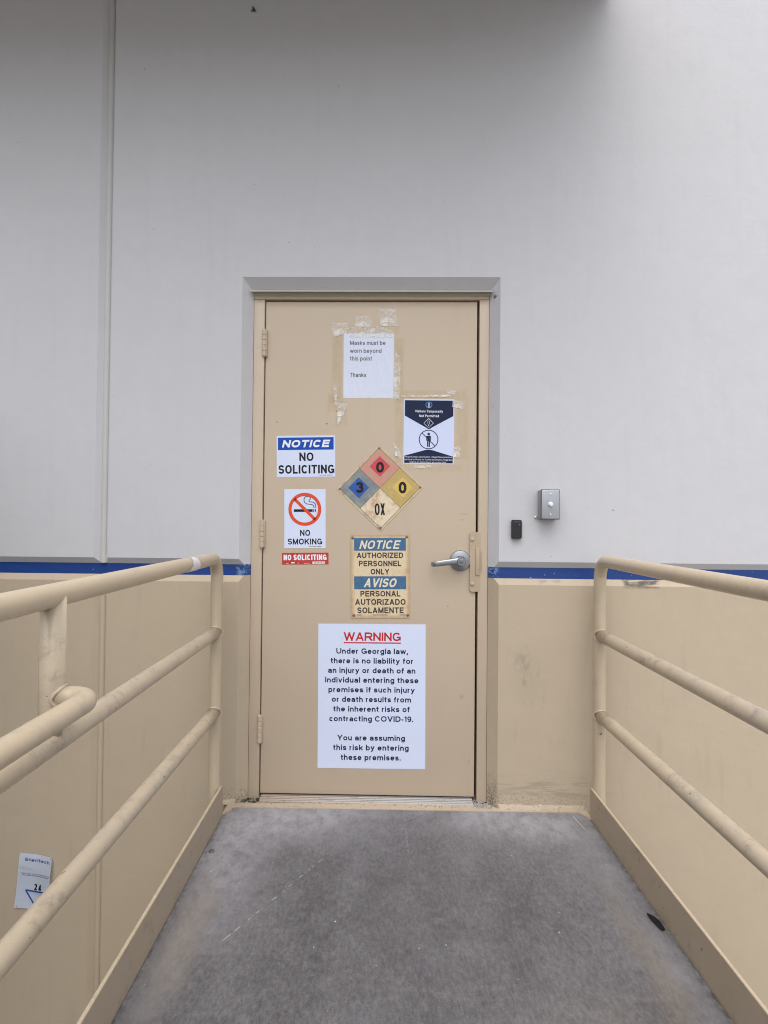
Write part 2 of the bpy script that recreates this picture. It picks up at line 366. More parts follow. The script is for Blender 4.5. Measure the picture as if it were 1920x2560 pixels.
def box(bm, x0, x1, y0, y1, z0, z1, bev=0.0, seg=2):
    g = bmesh.ops.create_cube(bm, size=1.0)
    for v in g['verts']:
        v.co = Vector(((x0+x1)/2 + v.co.x*(x1-x0), (y0+y1)/2 + v.co.y*(y1-y0), (z0+z1)/2 + v.co.z*(z1-z0)))
    if bev:
        es = list({e for v in g['verts'] for e in v.link_edges})
        bmesh.ops.bevel(bm, geom=es, offset=bev, segments=seg, affect='EDGES', profile=.5)
    return bm
def tube(bm, pts, rad, seg=24, cap=True):
    """sweep a circle along pts (parallel transport)"""
    pts = [Vector(p) for p in pts]; rings = []; n = len(pts)
    rad = rad if isinstance(rad, (list, tuple)) else [rad]*n
    t0 = (pts[1]-pts[0]).normalized(); up = Vector((0, 0, 1)) if abs(t0.z) < .9 else Vector((1, 0, 0))
    nrm = (up - t0*up.dot(t0)).normalized()
    for i, p in enumerate(pts):
        t = (pts[min(i+1, n-1)]-pts[max(i-1, 0)]).normalized()
        nrm = (nrm - t*nrm.dot(t)).normalized(); b = t.cross(nrm)
        rings.append([bm.verts.new(p + (nrm*math.cos(a)+b*math.sin(a))*rad[i]) for a in (2*math.pi*k/seg for k in range(seg))])
    for a, b in zip(rings, rings[1:]):
        for k in range(seg): bm.faces.new((a[k], a[(k+1) % seg], b[(k+1) % seg], b[k]))
    if cap: bm.faces.new(rings[0]); bm.faces.new(rings[-1][::-1])
    return bm
def arc_path(pts, rads, n=10):
    """polyline with rounded corners"""
    pts = [Vector(p) for p in pts]; out = [pts[0]]
    for i in range(1, len(pts)-1):
        p, a, b = pts[i], (pts[i-1]-pts[i]).normalized(), (pts[i+1]-pts[i]).normalized()
        ang = a.angle(b); d = rads[i-1]/math.tan(ang/2); c = p + (a+b).normalized()*(rads[i-1]/math.sin(ang/2))
        s, e = p+a*d, p+b*d
        for k in range(n+1):
            v = (s-c).lerp(e-c, k/n); v = v.normalized()*rads[i-1]; out.append(c+v)
    out.append(pts[-1]); return out
def subd(path, step):
    out = [Vector(path[0])]
    for a, b in zip(path, path[1:]):
        a, b = Vector(a), Vector(b); n = max(1, int((b-a).length/step))
        for k in range(1, n+1): out.append(a.lerp(b, k/n))
    return out
def lathe_y(bm, prof, cx, cz, y0, seg=32):
    """profile [(r, depth towards the camera)] about a -Y axis at (cx,cz)"""
    rings = []
    for r_, d in prof:
        if r_ == 0: rings.append([bm.verts.new((cx, y0-d, cz))])
        else: rings.append([bm.verts.new((cx+r_*math.cos(2*math.pi*k/seg), y0-d, cz+r_*math.sin(2*math.pi*k/seg))) for k in range(seg)])
    for a, b in zip(rings, rings[1:]):
        for k in range(seg):
            if len(b) == 1: bm.faces.new((a[k], a[(k+1) % seg], b[0]))
            else: bm.faces.new((a[k], a[(k+1) % seg], b[(k+1) % seg], b[k]))
    return bm
def prism(bm, poly, y0, y1, ax='y'):
    """extrude a polygon: ax='y' (x,z) along y; ax='x' (y,z) along x"""
    f = (lambda p, t: (p[0], t, p[1])) if ax == 'y' else ((lambda p, t: (t, p[0], p[1])) if ax == 'x' else (lambda p, t: (p[0], p[1], t)))
    a = [bm.verts.new(f(p, y0)) for p in poly]; b = [bm.verts.new(f(p, y1)) for p in poly]
    bm.faces.new(a); bm.faces.new(b[::-1]); n = len(poly)
    for k in range(n): bm.faces.new((a[k], a[(k+1) % n], b[(k+1) % n], b[k]))
    return bm
def rrect(x0, x1, z0, z1, r_, n=6):
    out = []
    for cx, cz, a0 in ((x1-r_, z1-r_, 0), (x0+r_, z1-r_, 90), (x0+r_, z0+r_, 180), (x1-r_, z0+r_, 270)):
        out += [(cx+r_*math.cos(R(a0+90*k/n)), cz+r_*math.sin(R(a0+90*k/n))) for k in range(n+1)]
    return out

# ------------------------------------------------------------------ setting: ground
bm = bmesh.new(); bmesh.ops.create_grid(bm, x_segments=4, y_segments=4, size=400)
g_ = obj('ground', bm, M_ASPH); g_.location = (0, 0, -1.25); tag(g_, kind='structure')

# ------------------------------------------------------------------ warehouse wall
GD = .020                                                   # depth of the painted groove
Z_T, Z_B, Z_FT, Z_FB = 1.0265, .9295, 1.0015, .955           # groove edges at the face / at its floor
XO, XI, ZO, ZI, RD = .546, .508, 2.2235, 2.174, .046         # door recess: outer, inner, depth
def cut_mesh():
    bm = bmesh.new(); box(bm, -9, 9, 0, .30, -1.4, 5.5)
    return bm
def to_obj(bm, name):
    bmesh.ops.recalc_face_normals(bm, faces=bm.faces)
    me = bpy.data.meshes.new(name); bm.to_mesh(me); bm.free(); o = bpy.data.objects.new(name, me); COL.objects.link(o); return o
base = to_obj(cut_mesh(), 'wall_blank')
k = 1.5
def ext(a, b, t): return a+(b-a)*t
# groove: trapezoid with its sloping sides carried on past the face
gz = lambda d: (ext(Z_T, Z_FT, d/GD), ext(Z_B, Z_FB, d/GD))
c1 = to_obj(prism(bmesh.new(), [(-.02, gz(-.02)[0]), (GD, Z_FT), (GD, Z_FB), (-.02, gz(-.02)[1])], -10, 10, 'x'), 'cut_a')
# door recess frustum and opening
bm = bmesh.new(); vs = []
for d in (-.02, RD):
    xo = ext(XO, XI, d/RD); zo = ext(ZO, ZI, d/RD)
    vs.append([bm.verts.new(p) for p in ((-xo, d, 0), (xo, d, 0), (xo, d, zo), (-xo, d, zo))])
bm.faces.new(vs[0]); bm.faces.new(vs[1][::-1])
for q in range(4): bm.faces.new((vs[0][q], vs[0][(q+1) % 4], vs[1][(q+1) % 4], vs[1][q]))
c2 = to_obj(bm, 'cut_b')
c3 = to_obj(box(bmesh.new(), -XI, XI, .035, .5, 0, ZI), 'cut_c')
JX = -1.133
cuts = [c1, c2, c3]
for j, (jx, ww) in enumerate(((JX, .030), (5.2, .030), (-7.0, .030))):
    cuts.append(to_obj(prism(bmesh.new(), [(jx-ww*1.9, -.02), (jx+ww*1.25, -.02), (jx+ww*.65, .014), (jx-ww*.45, .014)], -2, 6, 'z'), 'cut_j'))
for c in cuts:
    md = base.modifiers.new('b', 'BOOLEAN'); md.operation = 'DIFFERENCE'; md.object = c; md.solver = 'EXACT'
dg = bpy.context.evaluated_depsgraph_get(); dg.update()
wm = bpy.data.meshes.new_from_object(base.evaluated_get(dg))
for o in [base]+cuts: bpy.data.objects.remove(o)
wall = thing('warehouse_wall', 'light grey painted concrete wall with a blue stripe above its tan lower half', 'wall')
def wall_piece(name, mat, keep, parent, smooth=None):
    bm = bmesh.new(); bm.from_mesh(wm)
    for z in (Z_FT, Z_FB):
        bmesh.ops.bisect_plane(bm, geom=bm.verts[:]+bm.edges[:]+bm.faces[:], plane_co=(0, 0, z), plane_no=(0, 0, 1))
    dl = [f for f in bm.faces if not keep(f.calc_center_median())]
    bmesh.ops.delete(bm, geom=dl, context='FACES')
    return obj(name, bm, mat, parent)
wall_piece('upper_wall', M_GREY, lambda c: c.z > Z_FT+1e-5 or (abs(c.z-Z_FT) < 1e-4), wall)
wall_piece('blue_stripe', M_BLUE, lambda c: Z_FB-1e-5 < c.z < Z_FT-1e-4, wall)
wall_piece('lower_wall', M_TANWALL, lambda c: c.z < Z_FB-1e-5, wall)
# caulk bead lying in the vertical joint
bm = bmesh.new(); tube(bm, [(JX+.003, .020, 1.004), (JX+.003, .020, 5.4)], .0150, 16); obj('joint_sealant', bm, M_CAULK, wall, 'yes')
bm = bmesh.new(); tube(bm, [(JX+.003, .020, -1.3), (JX+.003, .020, .955)], .0150, 16); obj('joint_sealant', bm, M_CAULKTAN, wall, 'yes')
# hollow metal frame with stops
bm = bmesh.new()
DX = .457; DT = 2.141
box(bm, -XI+.001, -DX-.004, RD+.001, .24, .0, DT+.004, .002); box(bm, DX+.009, XI-.001, RD+.001, .24, .0, DT+.004, .002)
box(bm, -XI+.001, XI-.001, RD+.001, .24, DT+.005, ZI-.001, .002)
fr = obj('door_frame', bm, M_FRAME, wall, 'yes')
bm = bmesh.new()
box(bm, -DX-.004, -DX+.012, .125, .20, .0, DT); box(bm, DX-.012, DX+.009, .125, .20, .0, DT); box(bm, -DX-.003, DX+.008, .1255, .199, DT-.014, DT+.004); box(bm, -.6, .6, .242, .26, -.1, 2.3)
obj('stop_and_light_seal', bm, M_DARK, fr)  # stops near-black to keep the door gap dark; added unseen panel blocks light leak
# rain drip cap above the frame
bm = bmesh.new()
prism(bm, [(.0455, 2.160), (.0455, 2.181), (.040, 2.184), (.014, 2.171), (.012, 2.1655), (.016, 2.1655), (.040, 2.177), (.0425, 2.160)], -.516, .516, 'x')
obj('drip_cap', bm, simple('drip_cap_paint', (.44, .415, .36), .5), fr, 'yes')
bm = bmesh.new(); lathe_y(bm, [(.007, 0), (.007, .004), (.003, .007), (0, .007)], .527, 2.150, .022, 14); obj('frame_screw', bm, M_RUST, fr, 'yes')
# threshold: ridged aluminium saddle
bm = bmesh.new(); prof = [(.020, .002), (.024, .007)]
y = .026
for q in range(7): prof += [(y, .008+.0013*q), (y+.003, .0115+.0013*q), (y+.007, .0115+.0013*q), (y+.008, .008+.0013*q)]; y += .0115
prof += [(y, .018), (.16, .018), (.16, .002)]
prism(bm, prof, -.452, .448, 'x'); obj('threshold', bm, M_THRESH, fr)
bm = bmesh.new(); box(bm, -XI-.03, XI+.03, .019, .5, -.2, .0012); obj('sill', bm, M_SILL, wall)
# rough mortar along the wall foot
def fillet(x0, x1, seed):
    bm = bmesh.new(); n = int((x1-x0)/.006); pr = None
    for i in range(n+1):
        x = x0+(x1-x0)*i/n
        h = .021+.007*mnoise.noise((x*14, seed, 0))+.005*mnoise.noise((x*60, seed, 3)); d = .011+.004*mnoise.noise((x*30, seed, 7))
        a = [bm.verts.new((x, -d, .001)), bm.verts.new((x, -d*.55, h*.55+.002*mnoise.noise((x*120, seed, 1)))), bm.verts.new((x, .0005, h))]
        if pr:
            for q in range(2): bm.faces.new((pr[q], a[q], a[q+1], pr[q+1]))
        pr = a
    return bm
obj('mortar_fillet', fillet(XO+.004, .90, 1), M_EDGE, wall); obj('mortar_fillet', fillet(-.60, -XO-.002, 5), M_EDGE, wall)

# ------------------------------------------------------------------ door
DY = .055; OZ = .022
door = thing('metal_door', 'closed tan steel door covered with signs and stickers', 'door', (0, DY, OZ))
bm = bmesh.new(); box(bm, -DX, DX, 0, .044, 0, DT-.003-OZ, .0025, 3); obj('door_leaf', bm, M_DOOR, door, 'yes')
for hz in (1.955, 1.131, .298):
    bm = bmesh.new(); hh = .114; hx = -DX-.003; hz -= OZ
    for q in range(5):
        z0 = hz-hh/2+q*hh/5
        tube(bm, [(hx, -.012, z0+.0006), (hx, -.012, z0+.0018), (hx, -.012, z0+hh/5-.0018), (hx, -.012, z0+hh/5-.0006)], [.0082, .0092, .0092, .0082], 18)
    tube(bm, [(hx, -.012, hz+hh/2), (hx, -.012, hz+hh/2+.003), (hx, -.012, hz+hh/2+.005)], [.007, .0065, .003], 14)
    tube(bm, [(hx, -.012, hz-hh/2-.005), (hx, -.012, hz-hh/2-.003), (hx, -.012, hz-hh/2)], [.003, .0065, .007], 14)
    box(bm, hx+.006, hx+.0115, -.012, .001, hz-hh/2, hz+hh/2, .001)
    obj('hinge', bm, M_FRAME, door, 'yes')
# lever set
LX, LZ = .3905, 1.0254-OZ
bm = bmesh.new(); lathe_y(bm, [(.0445, 0), (.0445, .006), (.042, .010), (.034, .0125), (.022, .015), (.020, .019), (0, .019)], LX, LZ, 0, 48)
hd = obj('lever_handle', bm, M_STEEL, door, 'yes')
bm = bmesh.new()
tube(bm, [(LX, -.018, LZ), (LX, -.040, LZ)], .0150, 24)
lathe_y(bm, [(.0170, .036), (.0185, .040), (.0185, .056), (.0165, .0595), (0, .0595)], LX, LZ, 0, 32)
rings = []
for (dx, dy, dz, hw, hd_) in ((.006, -.046, .000, .0165, .010), (-.015, -.047, -.001, .0155, .0085), (-.045, -.049, -.004, .0125, .0065), (-.080, -.050, -.0085, .0115, .0058), (-.104, -.050, -.012, .0112, .0056), (-.1145, -.045, -.0135, .0108, .0056), (-.119, -.036, -.0140, .0105, .0056), (-.120, -.024, -.0142, .0100, .0050)):
    ring = []
    ang = 0 if dx > -.105 else (R(40) if dx > -.116 else (R(70) if dx > -.1195 else R(88)))
    for q in range(16):
        a = 2*math.pi*q/16; cx_ = abs(math.cos(a))**.6*math.copysign(1, math.cos(a))*hd_; cz_ = abs(math.sin(a))**.6*math.copysign(1, math.sin(a))*hw
        ring.append(bm.verts.new((LX+dx-math.sin(ang)*cx_*1, dy+math.cos(ang)*cx_*(-1), LZ+dz+cz_)))
    rings.append(ring)
for a, b in zip(rings, rings[1:]):
    for q in range(16): bm.faces.new((a[q], a[(q+1) % 16], b[(q+1) % 16], b[q]))
bm.faces.new(rings[0]); bm.faces.new(rings[-1][::-1])
obj('lever', bm, M_STEEL, hd, 'yes')
bm = bmesh.new(); lathe_y(bm, [(.0105, .059), (.0105, .0605), (.0085, .0612), (0, .0612)], LX, LZ, 0, 28); box(bm, LX-.0012, LX+.0012, -.0630, -.0612, LZ-.005, LZ+.005)
obj('lock_cylinder', bm, simple('cylinder_metal', (.24, .245, .26), .35, .8), hd, 'yes')
# latch guard
bm = bmesh.new(); gx, gz_ = .4538, 1.021-OZ
pb = rrect(gx-.0222, gx+.0222, gz_-.127, gz_+.127, .011)
prism(bm, pb, -.0095, -.0065)
bmesh.ops.bevel(bm, geom=[e for e in bm.edges if all(abs(v.co.y+.0095) < 1e-6 for v in e.verts)], offset=.0009, segments=2, affect='EDGES')
lg = obj('latch_guard', bm, M_LATCH, door, 'yes')
bm = bmesh.new(); box(bm, gx+.002, gx+.0185, -.0145, -.0092, gz_-.057, gz_+.057, .0024, 3); box(bm, gx-.0005, gx+.0008, -.0104, -.0090, gz_-.122, gz_+.122)
obj('pressed_rib', bm, M_LATCH, lg, 'yes')
bm = bmesh.new(); tube(bm, [(gx+.0262, -.010, gz_-.042), (gx+.0262, -.010, gz_+.042)], .0019, 10); obj('guard_pin', bm, M_LATCH, lg, 'yes')
for s in (-1, 1):
    bm = bmesh.new(); lathe_y(bm, [(.0088, .0090), (.0082, .0118), (.0058, .0140), (.0028, .0150), (0, .0152)], gx-.0125, gz_+s*.095, 0, 24); obj('carriage_bolt', bm, M_LATCH, lg, 'yes')
bm = bmesh.new(); box(bm, gx-.0222, gx-.004, -.0068, .0001, gz_-.12, gz_+.12); obj('guard_spacer', bm, M_FRAME, lg)

# ------------------------------------------------------------------ flat printed signs
# a small sans-serif stroke alphabet; overlapping strokes are merged by a constrained triangulation
from mathutils.geometry import delaunay_2d_cdt
def _arc(cx, cy, rx, ry, a0, a1, e=2.25, n=None):
    n = n or max(5, int(abs(a1-a0)/15)); out = []
    for i in range(n+1):
        a = R(a0+(a1-a0)*i/n); c, s_ = math.cos(a), math.sin(a)
        out.append((cx+rx*math.copysign(abs(c)**(2/e), c), cy+ry*math.copysign(abs(s_)**(2/e), s_)))
    return out
XH = .73
WID = dict(A=.98, C=.95, D=.93, E=.83, F=.76, G=1.0, H=.92, I=.0, K=.95, L=.74, M=1.08, N=.92, O=1.02, P=.86, R=.95, S=.87, T=.86, U=.92, V=.96, W=1.36, X=.94, Y=.94, Z=.85,
           a=.70, b=.71, c=.66, d=.71, e=.72, f=.42, g=.71, h=.67, i=.0, j=.20, k=.68, l=.0, m=1.10, n=.67, o=.74, p=.71, r=.42, s=.64, t=.42, u=.67, v=.70, w=1.02, y=.70)
WID.update({'0': .72, '1': .42, '2': .72, '3': .72, '4': .76, '9': .72, '-': .36, '.': .0, ',': .0, '+': .7, ' ': .44})
def _strokes(ch, w, W):
    """list of (points, square_end_at_start, square_end_at_end)"""
    h = w/2; L, Q, B, T, X, D = h, W-h, h, 1-h, XH-h, -.27+h; c = W/2; rx = (Q-L)/2; m = .5
    S = lambda *p: (list(p), True, True); N_ = lambda p, a=False, b=False: (p, a, b)
    xr = (X-B)/2; xm = (X+B)/2
    if ch in 'O0': return [N_(_arc(c, m, rx, m-h, 0, 360))]
    if ch == 'C': return [N_(_arc(c, m, rx, m-h, 38, 322))]
    if ch == 'G': return [N_(_arc(c, m, rx, m-h, 38, 325)), S((Q, .44), (Q, .17)), S((c+.1*W, .44), (Q, .44))]
    if ch == 'S':
        yt, yb = (T+m)/2, (m+B)/2; r1 = (T-m)/2; p = _arc(c, yt, rx*.96, r1, 22, 265)+_arc(c, yb, rx, r1, 85, -158); return [N_(p)]
    if ch == 'D': return [S((L, 0+h), (L, T)), (([(L, T)]+_arc(c*.95, m, Q-c*.95, m-h, 90, -90)+[(L, B)]), True, True)]
    if ch in 'PR':
        k = .46; o = [S((L, B), (L, T)), ([(L, T)]+_arc(Q-(T-k)/2, (T+k)/2, (T-k)/2, (T-k)/2, 90, -90, 2.1)+[(L, k)], True, True)]
        if ch == 'R': o.append(S((c*1.05, k), (Q+.01, B-.01)))
        return o
    if ch == 'U': return [([(L, T)]+_arc(c, B+rx*1.05, rx, rx*1.05, 180, 360)+[(Q, T)], True, True)]
    if ch == 'E': return [S((L, B), (L, T)), S((L, T), (Q, T)), S((L, B), (Q, B)), S((L, .515), (Q-.05, .515))]
    if ch == 'F': return [S((L, B), (L, T)), S((L, T), (Q, T)), S((L, .48), (Q-.08, .48))]
    if ch == 'H': return [S((L, B), (L, T)), S((Q, B), (Q, T)), S((L, .51), (Q, .51))]
    if ch == 'I': return [S((L, B), (L, T))]
    if ch == 'L': return [S((L, B), (L, T)), S((L, B), (Q, B))]
    if ch == 'T': return [S((c, B), (c, T)), S((L, T), (Q, T))]
    if ch == 'N': return [S((L, B), (L, T)), S((Q, B), (Q, T)), S((L+.01, T), (Q-.01, B))]
    if ch == 'M': return [S((L, B), (L, T)), S((Q, B), (Q, T)), S((L+.02, T), (c, B)), S((Q-.02, T), (c, B))]
    if ch == 'A': return [S((L+.01, B-.02), (c-.01, T+.02)), S((Q-.01, B-.02), (c+.01, T+.02)), N_([(L+.22*W, .31), (Q-.22*W, .31)])]
    if ch == 'V': return [S((L+.01, T+.02), (c-.01, B-.02)), S((Q-.01, T+.02), (c+.01, B-.02))]
    if ch == 'W': return [S((L, T+.02), (W*.28, B-.02)), S((W*.28, B-.02), (c, T)), S((c, T), (W*.72, B-.02)), S((W*.72, B-.02), (Q, T+.02))]
    if ch == 'X': return [S((L+.02, B-.02), (Q-.02, T+.02)), S((L+.02, T+.02), (Q-.02, B-.02))]
    if ch == 'Y': return [S((L+.02, T+.02), (c, .42)), S((Q-.02, T+.02), (c, .42)), S((c, .42), (c, B))]
    if ch == 'Z': return [S((L, T), (Q, T)), S((L, B), (Q, B)), S((L+.02, B), (Q-.02, T))]
    if ch == 'K': return [S((L, B), (L, T)), S((L, .36), (Q-.02, T+.02)), S((L+.30*W, .55), (Q, B-.02))]
    if ch == '1': return [S((Q, B), (Q, T)), N_([(L, .74), (Q-.02, T)])]
    if ch == '2': return [N_(_arc(c, T-(T-.42)/2, rx, (T-.42)/2, 165, -30)+[(L+.02, B)]), S((L, B), (Q, B))]
    if ch == '3': return [N_(_arc(c*.95, (T+.53)/2, rx*.92, (T-.53)/2, 155, -90)), N_(_arc(c*.95, (.53+B)/2, rx, (.53-B)/2, 90, -155))]
    if ch == '4': return [S((Q-.18*W, B), (Q-.18*W, T)), S((L, .27), (Q, .27)), S((L+.01, .27), (Q-.20*W, T))]
    if ch == '9': return [N_(_arc(c, (T+.38)/2, rx, (T-.38)/2, 0, 360)), N_([(Q, .62)]+_arc(c, .44, rx, .44-B, 0, -135))]
    if ch == '-': return [N_([(0, .36), (W, .36)])]
    if ch == '+': return [N_([(0, .45), (W, .45)]), N_([(c, .12), (c, .78)])]
    if ch == '.': return [N_([(0, h), (w, h)])]
    if ch == ',': return [N_([(0, h), (w, h)]), N_([(h*1.3, h), (h*.5, -.16)])]
    if ch == 'o': return [N_(_arc(c, xm, rx, xr, 0, 360))]
    if ch == 'c': return [N_(_arc(c, xm, rx, xr, 40, 320))]
    if ch == 'e': return [N_(_arc(c, xm, rx, xr, 0, 322)), N_([(L, xm), (Q+h*.7, xm)])]
    if ch == 'b': return [S((L, B), (L, T)), N_(_arc(c, xm, rx, xr, 0, 360))]
    if ch == 'd': return [S((Q, B), (Q, T)), N_(_arc(c, xm, rx, xr, 0, 360))]
    if ch == 'p': return [S((L, D), (L, X)), N_(_arc(c, xm, rx, xr, 0, 360))]
    if ch == 'g': return [N_(_arc(c, xm, rx, xr, 0, 360)), ([(Q, X)]+_arc(c, D+.20, rx, .20, 0, -150), True, False)]
    if ch == 'a': return [N_(_arc(c, X-rx*.75, rx, rx*.75, 155, 0)+[(Q, B-h*.0)], False, True), N_(_arc(c*.96, B+(xm+.02-B)/2, rx*.96, (xm+.02-B)/2, 0, 360))]
    if ch == 'h': return [S((L, B), (L, T)), N_(_arc(c, X-rx, rx, rx, 175, 0)+[(Q, B)], False, True)]
    if ch == 'n': return [S((L, B), (L, X)), N_(_arc(c, X-rx, rx, rx, 175, 0)+[(Q, B)], False, True)]
    if ch == 'm':
        r_ = (Q-L)/4; return [S((L, B), (L, X)), N_(_arc(L+r_, X-r_, r_, r_, 175, 0)+[(c, B)], False, True), N_(_arc(c+r_, X-r_, r_, r_, 175, 0)+[(Q, B)], False, True)]
    if ch == 'u': return [S((Q, B), (Q, X)), N_([(L, X)]+_arc(c, B+rx, rx, rx, 180, 355), True, False)]
    if ch == 'r': return [S((L, B), (L, X)), N_(_arc(Q, X-(Q-L), Q-L, Q-L, 175, 88))]
    if ch == 'f': return [N_([(c*.85, B)]+_arc(Q+.02, T-.18, Q+.02-c*.85, .18, 180, 90), True, False), N_([(0, X), (W, X)])]
    if ch == 't': return [N_([(c*.85, .93-h)]+_arc(Q+.02, B+.16, Q+.02-c*.85, .16, 180, 270), True, False), N_([(0, X), (W, X)])]
    if ch == 'i': return [S((L, B), (L, X)), N_([(L, 1-w*1.05), (L, 1)])]
    if ch == 'j': return [N_([(Q, X)]+_arc(L-.03, D+.14, Q-L+.03, .14, 0, -90), True, False), N_([(Q, 1-w*1.05), (Q, 1)])]
    if ch == 'l': return [S((L, B), (L, T))]
    if ch == 'k': return [S((L, B), (L, T)), S((L, .26), (Q-.02, X)), S((L+.30*W, .42), (Q, B-.01))]
    if ch == 's':
        yt, yb = (X+xm)/2, (xm+B)/2; r1 = (X-xm)/2; return [N_(_arc(c, yt, rx*.95, r1, 22, 265)+_arc(c, yb, rx, r1, 85, -158))]
    if ch == 'v': return [S((L+.01, X+.02), (c-.01, B-.02)), S((Q-.01, X+.02), (c+.01, B-.02))]
    if ch == 'w': return [S((L, X+.02), (W*.28, B-.02)), S((W*.28, B-.02), (c, X)), S((c, X), (W*.72, B-.02)), S((W*.72, B-.02), (Q, X+.02))]
    if ch == 'y': return [S((L+.01, X+.02), (c, B)), N_([(Q-.01, X+.02), (c-.02*W, B-.02), (c-.17*W, D+.03), (L*.6, D)], True, False)]
    return []
def _clip(poly, y, keep_below):
    out = []
    for a, b in zip(poly, poly[1:]+poly[:1]):
        ia, ib = (a[1] <= y) == keep_below or a[1] == y, (b[1] <= y) == keep_below or b[1] == y
        if ia: out.append(a)
        if ia != ib and a[1] != b[1]:
            t = (y-a[1])/(b[1]-a[1]); out.append((a[0]+(b[0]-a[0])*t, y))
    return out
_gcache = {}
def glyph(ch, w, W):
    key = (ch, round(w, 4), round(W, 4))
    if key in _gcache: return _gcache[key]
    polys = []; h = w/2; lo = -.30 if ch in 'gjpy,' else 0.0; hi = XH if ch in 'acegmnoprsuvwy' else 1.0
    for pts, a, b in _strokes(ch, w, W):
        n = len(pts)
        for i in range(n-1):
            p, q = Vector(pts[i]), Vector(pts[i+1])
            if (q-p).length < 1e-6: continue
            t = (q-p).normalized(); nn = Vector((-t.y, t.x))*h
            if i == 0 and a: p = p-t*h
            if i == n-2 and b: q = q+t*h
            polys.append([tuple(p+nn), tuple(p-nn), tuple(q-nn), tuple(q+nn)])
            if i < n-2:
                c_ = Vector(pts[i+1]); polys.append([(c_.x+h*.995*math.cos(R(30*k+7)), c_.y+h*.995*math.sin(R(30*k+7))) for k in range(12)])
    vs, fs = [], []
    for p in polys:
        p = _clip(_clip(p, hi, True), lo, False)
        q = []
        for v in p:
            if not q or (abs(v[0]-q[-1][0])+abs(v[1]-q[-1][1])) > 1e-5: q.append(v)
        if len(q) > 2 and (abs(q[0][0]-q[-1][0])+abs(q[0][1]-q[-1][1])) < 1e-5: q.pop()
        if len(q) < 3: continue
        fs.append(list(range(len(vs), len(vs)+len(q)))); vs += [Vector(v) for v in q]
    if not vs: r_ = ([], [])
    else:
        ov, oe, of, _, _, orig = delaunay_2d_cdt(vs, [], fs, 0, 1e-5)
        r_ = ([tuple(v) for v in ov], [tuple(f) for f, o in zip(of, orig) if o])
    _gcache[key] = r_; return r_
def line_polys(s, width, w, shear=0.0, track=.16):
    """one line of text of cap height 1 and the given total width (same units)"""
    n = len(s); nat = 0; fix = 0
    for i, ch in enumerate(s):
        base = WID[ch]
        if base == 0: fix += w
        else: nat += base
        if i < n-1 and ch != ' ' and s[i+1] != ' ': nat += track
        elif i < n-1: nat += track*.4
    k = (width-fix-shear)/nat; x = 0; vs, fs = [], []
    for i, ch in enumerate(s):
        W = WID[ch]*k or w
        if ch != ' ':
            gv, gf = glyph(ch, w, W); o = len(vs)
            vs += [(x+a+shear*b, b) for a, b in gv]; fs += [tuple(o+q for q in f) for f in gf]
        x += W
        if i < n-1: x += track*k*(1 if ch != ' ' and s[i+1] != ' ' else .4)
    return vs, fs
